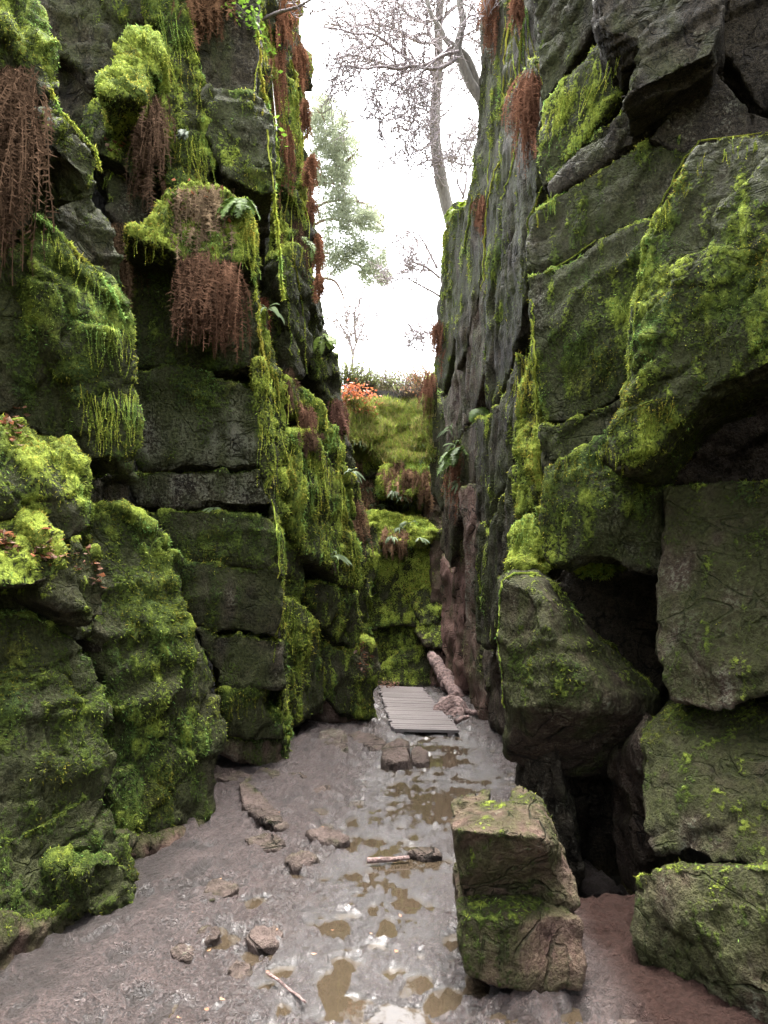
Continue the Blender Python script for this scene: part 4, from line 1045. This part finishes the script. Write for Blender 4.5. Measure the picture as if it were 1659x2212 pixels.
# ------------------------------------------------------------------ ferns
def unit(v): return v / (np.linalg.norm(v) + 1e-9)
def frond(B, p0, out, L, fall, col, pinna=.03, n=9, side=None, curl=0.3, pin=True):
    """one fern frond: an arching rib with rows of leaflets"""
    p = np.array(p0, float); d = unit(np.array(out, float))
    pts = [p.copy()]
    for i in range(n):
        d = unit(d + np.array((0, 0, -fall)) + rng.normal(0, .05, 3))
        p = p + d * L / n
        pts.append(p.copy())
    pts = np.array(pts)
    sd = unit(np.cross(d, rng.normal(0, 1, 3))) if side is None else unit(np.asarray(side, float) + rng.normal(0, .25, 3))
    c = np.asarray(col) * rng.uniform(.65, 1.3)
    w = .0022 + .0012 * L
    V = np.concatenate([pts - sd * w, pts + sd * w]); m = len(pts)
    T = []
    for i in range(m - 1): T += [(i, i + 1, m + i), (i + 1, m + i + 1, m + i)]
    B.add(V, T, c * .8)
    if not pin: return
    q = 3 * n
    t = np.linspace(.22, .99, q)
    f = t * n; i0 = np.minimum(f.astype(int), n - 1); fr = (f - i0)[:, None]
    base = pts[i0] * (1 - fr) + pts[i0 + 1] * fr
    tang = pts[i0 + 1] - pts[i0]; tang /= np.linalg.norm(tang, axis=1)[:, None] + 1e-9
    ln = pinna * np.sin(np.pi * (.15 + .85 * t)) ** .7 * (1 if curl < .5 else .4 + 1.3 * t)
    for s in (-1, 1):
        tip = base + s * sd * ln[:, None] + tang * (ln * .35)[:, None] + rng.normal(0, curl * pinna, (q, 3)) + np.array((0, 0, -curl * .5)) * ln[:, None]
        V = np.stack([base - tang * .3 * ln[:, None], base + tang * .3 * ln[:, None], tip], 1).reshape(-1, 3)
        B.add(V, np.arange(3 * q).reshape(-1, 3), np.repeat(c * rng.uniform(.75, 1.25, (q, 1)), 3, 0))
BROWN, RUST, PALE = (0.066, 0.041, 0.026), (0.14, 0.066, 0.037), (0.12, 0.085, 0.052)
def dead_fern(px, py, wpx, lpx, n, label, col=BROWN, d=None, pinna=.027, skew=0.0, group='withered ferns hanging from the cliffs', thick=1.0):
    c, nr_ = place(px, py, d)
    dd = c[1]
    ppm = F_PX / dd
    L = lpx / ppm
    B = Builder(); n = int(n * 1.7)
    for i in range(n):
        x = rng.normal(0, .26) * wpx
        t = rng.uniform()
        p0, nn = place(px + x + skew * lpx * t * .3, py + rng.uniform(0, .8) * lpx * t, dd)
        if abs(p0[1] - dd) > .35: p0 = P(px + x, py + rng.uniform(0, .3) * lpx, dd)
        out = nn * rng.uniform(.1, .7) * thick + np.array((rng.normal(0, .15) + skew * .3, -.2, rng.uniform(-.9, -.1)))
        frond(B, p0 + nn * .01, out, L * rng.uniform(.3, .95), .35, np.array(col) * rng.uniform(.55, 1.5), pinna * rng.uniform(.6, 1.25), 8, curl=.6)
    return put('dead_fern', B.mesh('dead_fern', False), M_DEAD, label=label, cat='dead fern', group=group)
for a_ in [
    (35, 140, 100, 470, 230, 'very large brown curtain of dead fern hanging at the left edge, top left', (0.070, 0.043, 0.027)),
    (255, 480, 60, 260, 100, 'long pale brown dead fern hanging right of the mossy ledge at far left', (0.072, 0.046, 0.026)),
    (335, 200, 34, 215, 80, 'narrow dark dead fern hanging below the two bright moss cushions', BROWN),
    (310, 265, 20, 150, 30, 'slim dead fern just left of the narrow dark one under the cushions', BROWN),
    (425, 540, 60, 220, 110, 'left one of two big russet dead ferns hanging below the leafy ledge', (0.076, 0.043, 0.027)),
    (485, 560, 60, 220, 120, 'right one of two big russet dead ferns hanging below the leafy ledge', (0.078, 0.042, 0.026)),
    (440, 400, 120, 130, 70, 'tangle of pale dead fern stems over the mossy ledge halfway up the left cliff', PALE),
    (450, -40, 100, 130, 110, 'dead fern clump at the top edge, above the overhanging block', (0.085, 0.047, 0.026)),
    (570, 640, 26, 90, 40, 'small reddish dead fern beside the dark slot in the left cliff', (0.14,0.058,0.034)),
    (625, 790, 16, 100, 30, 'thin dead fern on the mossy slope right of the dark slot', BROWN),
    (655, 870, 28, 90, 40, 'short tufted dead fern on the third left buttress', (0.13, 0.07, 0.045)),
    (670, 930, 40, 50, 30, 'low spread of dead fern at the base of the tufted one', BROWN),
    (727, 860, 22, 80, 50, 'dense dark dead fern hanging on the far left rim above the end wall', (0.13, 0.068, 0.05)),
    (640, 470, 22, 150, 50, 'brown dead fern hanging midway up the far left buttress', BROWN)]:
    dead_fern(*a_)
for i, (px, py, w, ln, n) in enumerate([(612,-10,50,110,90),(640,90,44,130,90),(655,210,24,110,50),(676,330,18,110,50),(668,420,20,70,30),(684,500,18,110,50),(690,590,14,60,24),(598,100,20,150,40),(620,270,18,130,40)]):
    dead_fern(px, py, w, ln, n, ['rusty dead fern at the very top of the left rim against the sky', 'rusty dead fern second from the top of the left rim', 'rusty dead fern third down the left rim', 'rusty dead fern on the left rim level with the pine crown',
        'small rusty dead fern below the one level with the pine crown', 'orange-brown dead fern on the left rim where the pine limbs start', 'lowest rusty dead fern on the left rim against the sky', 'brown dead fern beside the thick mossy root at top left', 'brown dead fern between the mossy roots below the left rim'][i], RUST if i in (0,1,3,5,6) else (0.12,0.058,0.034), d=8.4 if i < 7 else 7.2)
for i, (px, py, w, ln, n, lab) in enumerate([(1150,150,36,190,110,'long orange-brown dead fern hanging alone high on the right cliff'), (1068,-20,24,130,60,'rusty dead fern at the top of the right wall beside the sky'),
    (1120,-20,20,80,40,'second dead fern at the top edge of the right wall'), (1045,420,14,90,30,'small rusty fern beside the tree foot on the right rim'), (950,690,22,90,40,'rusty fern tuft low on the right rim above the end wall'),
    (928,800,20,90,40,'pale brown grassy tuft at the corner of the right rim'), (995,960,24,120,40,'dead fern mixed with green fronds on the right wall ledge')]):
    dead_fern(px, py, w, ln, n, lab, (0.13, 0.064, 0.040), d=[5.9,8.2,7.4,10.5,12,12.6,9.5][i])

for px_, py_, w_, l_, lab in [(768,1075,26,110,'lowest left'),(790,1030,26,90,'middle left'),(850,1005,50,55,'mound'),(885,1010,40,60,'mound right side'),(838,1135,30,60,'shelf left'),(870,1140,30,60,'shelf middle'),(905,1110,26,60,'shelf right'),(765,985,20,80,'upper left'),(860,975,30,50,'upper middle'),(915,1010,24,80,'right edge')]:
    dead_fern(px_, py_, w_, l_, 34, 'brown withered fern on the end wall, %s' % lab, (0.14, 0.085, 0.05), d=13.3, pinna=.035, group='withered ferns on the end wall')
def strap_fern(px, py, label, d=None, n=9, L=.26, group="hart's-tongue ferns on the rock faces", name='strap_fern'):
    c, nr_ = place(px, py, d)
    B = Builder()
    for i in range(n):
        an = rng.uniform(-1.4, 1.4)
        out = nr_ * .7 + np.array((an, -.25, rng.uniform(.1, .8)))
        p = c + nr_ * .01; dr = unit(out); ln = L * rng.uniform(.6, 1.2)
        pts = [p.copy()]
        for k_ in range(7):
            dr = unit(dr + np.array((0, 0, -.24)) + rng.normal(0, .08, 3)); p = p + dr * ln / 7; pts.append(p.copy())
        pts = np.array(pts)
        sd = unit(np.cross(dr, (0.2 * an, -1, .1)))
        w = ln * .05 * np.array([.35, .8, 1, 1.05, 1.0, .9, .6, .05])
        V = np.concatenate([pts - sd * w[:, None], pts + sd * w[:, None]])
        T = []
        for k_ in range(7): T += [(k_, k_ + 1, 8 + k_), (k_ + 1, 9 + k_, 8 + k_)]
        col = np.array((.12, .16, .075)) * rng.uniform(.5, 1.4)
        B.add(V, T, col)
    for i in range(6):
        frond(B, c, nr_ * .4 + np.array((rng.normal(0, .4), -.2, -.5)), L * .8, .4, BROWN, .01, 6, pin=False)
    return put(name, B.mesh(name, False), M_FERN, label=label, cat='fern', group=group)
strap_fern(463, 1095, 'small pale fern rosette growing from a crack in the left cliff', L=.2)
strap_fern(715, 1205, 'fern with strap leaves at the dark hollow of the third left buttress', L=.26, n=6)
strap_fern(575, 670, 'pale strap fern beside the small reddish dead fern, left cliff', L=.3, n=6)
for (x, y) in [(775,955),(800,965),(880,940),(905,960),(850,1060),(835,1095),(815,1090),(870,1075),(880,1090),(900,1080),(862,1140),(880,1135),(850,1165),(905,1165),(835,1180),(870,1180),(790,1055),(925,985),(760,1020)]:
    strap_fern(x + rng.uniform(-4, 4), y + rng.uniform(-4, 4), 'pale green strap-leaved fern on the %s of the mossy end wall' % ('upper left' if y < 1000 and x < 840 else 'upper right' if y < 1000 else 'middle left' if y < 1120 and x < 845 else 'middle right' if y < 1120 else 'lower left' if x < 855 else 'lower right'), L=.22, n=13)
for (x, y, d_) in [(985,960,9.6),(990,1000,9.4),(975,930,9.9),(998,1040,9.2)]:
    strap_fern(x, y, 'strap-leaved fern on the ledge of the right wall near the end', d_, L=.28, n=10)
def green_fern(px, py, n, L, label, d=None, col=(.075, .12, .022), fall=.22):
    c, nr_ = place(px, py, d)
    B = Builder()
    for i in range(n):
        out = nr_ * .8 + np.array((rng.normal(0, .6), -.2, rng.uniform(0, .7)))
        frond(B, c, out, L * rng.uniform(.6, 1.2), fall, np.array(col) * rng.uniform(.7, 1.5), L * .16, 10, side=np.cross(unit(out), (0, 0, 1)), curl=.12)
    return put('green_fern', B.mesh('green_fern', False), M_FERN, label=label, cat='fern', group='green ferns on the cliffs')
green_fern(1000, 980, 22, .55, 'large green fern clump hanging on the right wall near the end', 9.3)
green_fern(1035, 880, 10, .4, 'green fern on the mossy ledge of the right wall', 8.6)
green_fern(520, 430, 16, .35, 'green fern at the right end of the leafy ledge on the left cliff', 5.6)
green_fern(245, 375, 8, .2, 'little bright fern on the mossy edge at far left', 4.5, (.16, .22, .03))
green_fern(680, 530, 10, .45, 'fern fronds sticking out from the left rim against the sky', 9)
green_fern(655, 520, 10, .4, 'green fern hanging under the left rim beside the pine', 8.6, (.12, .18, .03))
green_fern(700, 730, 9, .4, 'fern on the lower left rim above the end wall', 10, (.12, .17, .03))
green_fern(398, 290, 6, .2, 'pale silvery fern on the mossy slab of the upper left cliff', 5.8, (.2, .23, .17))
green_fern(48, 250, 7, .3, 'pale green fern lying over the big dead fern at top left', 3.9, (.16, .19, .12))
green_fern(990, 460, 8, .5, 'yellow-green fern at the foot of the leaning tree on the right rim', 11, (.2, .26, .03))

# leafy sprig near the top of the left cliff, and leaf litter on ledges
def leaves(B, C, size, cols, flat=.4):
    n = len(C)
    d = rng.normal(0, 1, (n, 3)); d[:, 2] *= flat; d /= np.linalg.norm(d, axis=1)[:, None]
    s = np.cross(d, rng.normal(0, 1, (n, 3)) * .4 + np.array((0, 0, 1))); s /= np.linalg.norm(s, axis=1)[:, None] + 1e-9
    sz = size * rng.uniform(.6, 1.3, (n, 1))
    nn = np.cross(d, s)
    V = np.stack([C, C + d * sz * .5 + s * sz * .3 + nn * sz * .08, C + d * sz, C + d * sz * .5 - s * sz * .3 + nn * sz * .08], 1).reshape(-1, 3)
    b_ = np.arange(n)[:, None] * 4
    T = np.concatenate([b_ + np.array([[0, 1, 2]]), b_ + np.array([[0, 2, 3]])])
    col = np.asarray(cols)[rng.integers(0, len(cols), n)] * rng.uniform(.7, 1.3, (n, 1))
    B.add(V, T, np.repeat(col, 4, 0))
B = Builder(); stem = []
for (x, y) in [(500,10),(520,25),(535,45),(510,40),(548,20),(560,70),(575,95),(580,120),(590,185),(600,290)]:
    c0, _ = place(x, y, 6.3)
    leaves(B, c0 + np.array((0, -.08, 0)) + rng.normal(0, .06, (16, 3)), .055, [(.14,.24,.03),(.10,.18,.02)])
    stem.append(c0 + np.array((0, -.06, 0)))
B.tube(np.array(stem), .005, (.08, .07, .04), 4)
put('leafy_sprig', B.mesh('leafy_sprig', False), M_FERN, label='bright green leafy sprig at the top of the left cliff', cat='plant')
B = Builder()
for (x, y, rx, ry, n) in [(15,915,40,35,60),(10,1170,30,20,40),(100,1190,30,25,30),(190,1215,20,25,20),(205,1250,15,15,14),(400,430,60,40,60),(450,450,50,40,40),(785,1420,14,40,50),(250,310,20,20,12)]:
    for i in range(n):
        h_ = hit(x + rng.normal(0, rx * .6), y + rng.normal(0, ry * .6))
        if h_ is not None and h_[0][1] < 11: leaves(B, (h_[0] + h_[1] * .02)[None, :], .05 if h_[0][1] < 5 else .06, [(.13,.075,.05),(.19,.125,.095),(.10,.05,.03),(.19,.08,.04)])
for i in range(22):
    g_ = G(rng.uniform(0, 900), rng.uniform(1750, 2200), .07)
    if abs(g_[0]) < 1.7: leaves(B, g_[None, :], .026, [(.22,.13,.09),(.28,.15,.09)], .15)
for i in range(60):
    g_ = G(rng.uniform(818, 860), rng.uniform(1470, 1485), .12); leaves(B, g_[None, :], .06, [(.22,.13,.09),(.12,.07,.05)], .15)
put('leaf_litter', B.mesh('leaf_litter', False), M_DEAD, kind='stuff', label='scattered brown fallen leaves on ledges and mud', cat='leaf litter')

# ------------------------------------------------------------------ trees
def limb(pts, d0, d1=None):
    d1 = d0 if d1 is None else d1
    n = len(pts)
    out = np.array([P(x, y, d0 + (d1 - d0) * i / (n - 1)) for i, (x, y) in enumerate(pts)])
    # smooth resample
    t = np.linspace(0, n - 1, (n - 1) * 5 + 1)
    r = np.stack([np.interp(t, np.arange(n), out[:, c]) for c in range(3)], 1)
    for _ in range(3): r[1:-1] = .25 * r[:-2] + .5 * r[1:-1] + .25 * r[2:]
    return r
def twigs(B, path, r0, r1, n, L, lev, col, upb=.1, ang=.9, tstart=.15, segs=6):
    m = len(path)
    for i in range(n):
        t = rng.uniform(tstart, .98) * (m - 1); k_ = int(t)
        p = path[k_] + (path[min(k_ + 1, m - 1)] - path[k_]) * (t - k_)
        tan = unit(path[min(k_ + 1, m - 1)] - path[max(k_ - 1, 0)])
        side = unit(np.cross(tan, rng.normal(0, 1, 3)))
        d = unit(tan * rng.uniform(.2, .9) + side * ang + np.array((0, 0, upb)))
        ln = L * rng.uniform(.45, 1.2) * (1 - .4 * t / m)
        q = [p]
        for s in range(segs):
            d = unit(d + rng.normal(0, .24, 3) + np.array((0, 0, upb * .3)))
            p = p + d * ln / segs; q.append(p)
        q = np.array(q)
        r = (r0 + (r1 - r0) * t / m) * rng.uniform(.45, .75)
        B.tube(q, np.linspace(max(r, .00055 * p[1] + .002), .00028 * p[1] + .001, len(q)), col, 4 if lev > 0 else 3)
        if lev > 0: twigs(B, q, r, r * .4, 4, L * .62, lev - 1, col, upb, ang, .2, 5)
BK, BK2 = (0.14, 0.125, 0.11), (0.24, 0.20, 0.21)  # second tone: branch bark paled to paint in the bright sky's bloom
M_BARK.name = 'bark'
t_ = empty('bare_tree', tuple(P(975, 470, 12.4)), label='bare leaning tree with mossy trunk rooted on the right rim, tallest in view', cat='tree', group='trees above the gorge')
B = Builder(); tr = limb([(985,500),(966,450),(951,380),(940,310),(939,250),(943,190),(948,130),(946,60),(955,-40),(960,-160)], 12.4, 12.0)
B.v0 = None
B.tube(tr, np.interp(np.linspace(0, 1, len(tr)), [0, .08, .4, 1], [.17, .125, .105, .07]), BK, 10)
def child(par, name, B, mat):
    me = B.mesh(name)
    o = put(name, me, mat, par)
    o.matrix_parent_inverse = par.matrix_world.inverted()
    return o
bpy.context.view_layer.update()
child(t_, 'trunk', B, M_BARK)
B = Builder()
for pts, d0, d1, r, n, L in [
    ([(943,170),(925,140),(895,150),(870,138),(840,143),(800,128),(760,118),(720,130)], 12.1, 11, .04, 12, .9),
    ([(946,90),(915,95),(880,80),(850,60),(815,50),(780,55),(740,60),(700,45)], 12, 11, .035, 12, .9),
    ([(950,40),(905,50),(870,20),(840,-20)], 12, 11.5, .035, 8, .9),
    ([(948,130),(965,110),(985,100),(1010,70),(1040,60)], 12, 12, .03, 8, .6),
    ([(950,350),(930,345),(915,350),(895,362)], 12.3, 11.8, .022, 5, .6),
    ([(940,300),(905,330),(880,310),(850,340)], 12.2, 11.6, .02, 6, .7),
    ([(946,80),(960,30),(1000,0),(1040,-20)], 12, 12, .03, 8, .7),
    ([(948,110),(920,60),(925,0),(915,-60)], 12, 12, .04, 8, .8),
    ([(940,250),(915,235),(890,230),(860,255)], 12.2, 11.7, .02, 6, .7)]:
    p_ = limb(pts, d0, d1)
    B.tube(p_, np.linspace(r, r * .35, len(p_)), BK2, 6)
    twigs(B, p_, r, r * .4, n + 5, L * 1.5, 2, BK2)
twigs(B, tr, .03, .02, 26, 1.3, 2, BK2, tstart=.3)
child(t_, 'branches', B, M_BARK)
t2 = empty('bare_tree', tuple(P(1040, 215, 9.6)), label='forked bare tree leaning out from the right rim, in front of the taller tree', cat='tree', group='trees above the gorge')
bpy.context.view_layer.update()
B = Builder()
for pts, r in [([(1056,260),(1040,215),(1015,180),(997,135),(987,112),(992,80),(1003,45),(992,10),(990,-60)], .085), ([(1045,225),(1030,175),(1012,125),(990,105),(965,90),(950,60),(930,30),(915,-30)], .06)]:
    p_ = limb(pts, 9.6, 9.2); B.tube(p_, np.linspace(r, r * .5, len(p_)), BK, 8)
child(t2, 'trunk', B, M_BARK)
B = Builder()
for pts, r, n, L in [([(985,128),(955,148),(925,150),(895,140),(860,150),(825,142),(790,150),(750,140),(715,150)], .032, 14, .7), ([(990,112),(960,118),(930,135),(900,148),(870,120),(840,95),(805,70),(770,75),(725,60),(690,60)], .03, 14, .7),
    ([(975,100),(940,130),(900,165),(870,200),(850,225),(840,260)], .022, 10, .6), ([(1003,45),(1020,30),(1040,40)], .02, 6, .5), ([(860,150),(845,180),(835,210),(820,250)], .014, 8, .5)]:
    p_ = limb(pts, 9.3, 8.6); B.tube(p_, np.linspace(r, r * .3, len(p_)), BK2, 5); twigs(B, p_, r, r * .4, n + 1, L * 1.4, 2, BK2, -.05)
child(t2, 'branches', B, M_BARK)
t3 = empty('overhanging_branch', tuple(P(590, 32, 7.6)), label='single bare branch reaching out from the top left rim', cat='branch')
bpy.context.view_layer.update()
B = Builder(); p_ = limb([(560,45),(600,26),(640,17),(662,4),(700,-15)], 7.6, 7.2); B.tube(p_, np.linspace(.022, .012, len(p_)), BK2, 6); twigs(B, p_, .014, .008, 6, .35, 1, BK2)
child(t3, 'bough', B, M_BARK)
# pine beyond the left rim
M_PINE = leaf_material('pine_needles', .6, .6)
t4 = empty('pine_tree', tuple(P(640, 700, 17)), label='haze-paled green pine leaning over the left rim, behind the rusty ferns', cat='tree', group='trees above the gorge')
bpy.context.view_layer.update()
B = Builder(); Lf = Builder()
p_ = limb([(600,900),(612,700),(625,500),(635,300),(640,100),(640,20)], 17.5, 17); B.tube(p_, np.linspace(.22, .08, len(p_)), (.14, .09, .06), 8)
child(t4, 'trunk', B, M_BARK)
B = Builder(); ends_ = []
for pts in [[(630,400),(665,350),(700,300),(730,270),(765,262)], [(632,330),(665,290),(690,240),(705,215)], [(630,430),(670,410),(720,370),(760,340),(775,320)], [(625,520),(670,490),(710,470),(750,480),(800,470),(830,490)],
            [(622,560),(690,540),(740,560),(790,580),(835,590)], [(620,610),(690,600),(725,605),(742,640),(746,665)], [(625,500),(690,440),(740,430),(790,440)], [(628,450),(680,395),(720,395),(755,410)]]:
    p_ = limb(pts, 17.2, 16.2); B.tube(p_, np.linspace(.05, .015, len(p_)), (.15, .085, .05), 5); ends_.append(p_)
    twigs(B, p_, .02, .01, 9, .7, 1, (.13, .08, .055), .15)
child(t4, 'branches', B, M_BARK)
cc = []
for (x, y, rx, ry, n) in [(690,235,25,35,60),(715,280,45,45,130),(745,330,35,40,90),(705,360,40,45,110),(740,400,25,30,50),(715,450,35,40,70),(770,460,45,30,90),(810,480,30,25,40),(740,520,50,40,110),(795,560,45,35,90),(720,570,30,30,50),(805,600,35,20,50)]:
    for i in range(n):
        a_ = rng.uniform(0, 6.28); q = math.sqrt(rng.uniform())
        for _r in range(1 + (rng.uniform() < .8)): cc.append(P(x + rng.normal(0, 6) + rx * q * math.cos(a_), y + ry * q * math.sin(a_), rng.uniform(15.8, 17.4)))
cc = np.array(cc)
for c0 in cc:
    n = 16
    D = rng.normal(0, 1, (n, 3)); D[:, 2] = np.abs(D[:, 2]) * .8; D /= np.linalg.norm(D, axis=1)[:, None]
    S = np.cross(D, rng.normal(0, 1, (n, 3))); S /= np.linalg.norm(S, axis=1)[:, None]
    ln = .13 * rng.uniform(.6, 1.3, (n, 1))
    C0 = c0 + rng.normal(0, .06, (n, 3))
    V = np.stack([C0 - S * .012, C0 + S * .012, C0 + D * ln], 1).reshape(-1, 3)
    Lf.add(V, np.arange(3 * n).reshape(-1, 3), np.array((.17, .19, .125)) * rng.uniform(.7, 1.3))  # needle green paled to paint in haze from the bright sky
child(t4, 'crown', Lf, M_PINE)
# thin far trees
def far_tree(base, pts_list, d, lab, r=.05):
    t = empty('bare_sapling', tuple(P(*base, d)), label=lab, cat='tree', group='trees above the gorge')
    bpy.context.view_layer.update()
    B = Builder()
    for pts in pts_list:
        p_ = limb(pts, d, d); B.tube(p_, np.linspace(r, r * .3, len(p_)), BK2, 5); twigs(B, p_, r * .6, r * .25, 9, 1.0, 2, BK2, .12)
    child(t, 'branches', B, M_BARK)
far_tree((762, 800), [[(760,800),(763,760),(775,725),(790,690)], [(763,765),(755,735),(735,700),(720,680)], [(770,740),(765,700),(768,660)]], 21, 'thin bare tree on the skyline left of centre')
far_tree((940, 700), [[(950,640),(935,630),(905,615),(880,600),(860,600)], [(950,600),(920,575),(890,565),(850,560)], [(945,580),(925,540),(905,505),(890,500)]], 14, 'bare twiggy tree reaching from behind the right rim', .03)
far_tree((940, 760), [[(950,770),(935,745),(920,735)], [(945,740),(930,715),(915,720)]], 15, 'low bare bush on the right rim above the end wall', .02)
far_tree((985, 420), [[(1000,430),(1010,380),(1000,330)], [(1000,420),(985,390),(1005,350)], [(1020,380),(1030,330),(1020,290)]], 12.5, 'twiggy bare shrub beside the foot of the tall tree', .025)
# red-leaved beech sapling on the end wall
t5 = empty('beech_sapling', tuple(P(765, 905, 14.2)), label='small sapling with bright orange-red leaves on the end wall', cat='tree')
bpy.context.view_layer.update()
B = Builder(); Lf = Builder()
for pts in [[(768,910),(766,880),(760,850),(745,830)], [(768,905),(780,870),(795,845)], [(766,885),(750,865),(735,855)], [(768,900),(785,885),(798,878)], [(766,880),(770,850),(765,835)]]:
    p_ = limb(pts, 14.2, 14.0); B.tube(p_, np.linspace(.012, .005, len(p_)), BK2, 4)
    q = p_[rng.integers(4, len(p_), 110)] + rng.normal(0, .12, (110, 3)) * (1, 1, .6)
    leaves(Lf, q, .085, [(.34,.105,.045),(.40,.16,.07),(.28,.08,.04)])
child(t5, 'branches', B, M_BARK); child(t5, 'leaves', Lf, M_FERN)

# ------------------------------------------------------------------ heath on the rim
def shrub(px, py, d, w, hgt, n, cols, label, name='heather_bush'):
    c0 = P(px, py, d)
    B = Builder(); Lb = Builder()
    for i in range(n):
        a_ = rng.uniform(0, 6.28); q = math.sqrt(rng.uniform())
        p = c0 + np.array((math.cos(a_) * q * w * .35, math.sin(a_) * q * w * .3, 0))
        dr = unit(np.array((math.cos(a_) * q * .9, math.sin(a_) * q * .7, 1.0)))
        L_ = 1.2 * hgt * rng.uniform(.5, 1.1) * (1 - .35 * q * q)
        pts = [p]
        for s in range(4):
            dr = unit(dr + rng.normal(0, .16, 3)); p = p + dr * L_ / 4; pts.append(p)
        pts = np.array(pts)
        B.tube(pts, np.linspace(.008, .003, 5), (.07, .045, .035), 3)
        t = rng.uniform(1.2, 4, 14); i0 = np.minimum(t.astype(int), 3)
        q_ = pts[i0] + (pts[i0 + 1] - pts[i0]) * (t - i0)[:, None] + rng.normal(0, .03, (14, 3))
        leaves(Lb, q_, .05, cols, 1.2)
    o = empty(name, tuple(c0), label=label, cat='shrub', group='shrubs along the skyline of the gorge head')
    bpy.context.view_layer.update()
    child(o, 'stems', B, M_BARK); child(o, 'foliage', Lb, M_FERN)
HB, HG, HY = [(.10,.062,.045),(.13,.085,.055),(.08,.05,.04)], [(.13,.16,.045),(.17,.18,.06),(.10,.12,.04)], [(.21,.23,.05),(.15,.17,.04)]
for a_ in [(742,835,16.5,1.0,.75,150,HY,'mossy green shrub mound at the left of the skyline'), (775,840,16.5,.9,.6,130,HG,'low green bush right of the mossy shrub mound'), (812,862,17.2,.9,.85,160,HB,'dark brown heather bush in the middle of the skyline'),
           (845,860,17.4,.8,.85,140,HG,'grey-green bush right of the dark heather bush'), (880,866,17.0,1.0,.95,160,HG,'largest grey-green bush on the skyline'), (905,866,16.6,.8,.8,130,HB,'brown heather bush before the right rim'),
           (925,850,15.6,.7,.8,110,[(.24,.12,.07),(.18,.14,.06)],'rusty bush where the skyline meets the right rim')]:
    shrub(*a_)
# rough grass and moss over the slope below them
B = Builder()
cnt = 0
for i in range(5200):
    x, y = rng.uniform(735, 940), rng.uniform(862, 1000)
    h_ = hit(x, y)
    if h_ is None or h_[0][1] < 12.5: continue
    n_ = 5
    D = rng.normal(0, .5, (n_, 3)) + np.array((0, -.25, 1.0)); D /= np.linalg.norm(D, axis=1)[:, None]
    S = np.cross(D, rng.normal(0, 1, (n_, 3))); S /= np.linalg.norm(S, axis=1)[:, None]
    ln = .10 * rng.uniform(.5, 1.4, (n_, 1))
    C0 = h_[0] + rng.normal(0, .02, (n_, 3))
    V = np.stack([C0 - S * .008, C0 + S * .008, C0 + D * ln], 1).reshape(-1, 3)
    col = np.array([(.19,.23,.035),(.12,.15,.03),(.20,.17,.06)][rng.integers(0, 3)]) * rng.uniform(.7, 1.3)
    B.add(V, np.arange(3 * n_).reshape(-1, 3), col)
put('rough_grass', B.mesh('rough_grass', False), M_FERN, kind='stuff', label='rough grass and moss on the slope at the head of the gorge', cat='grass')
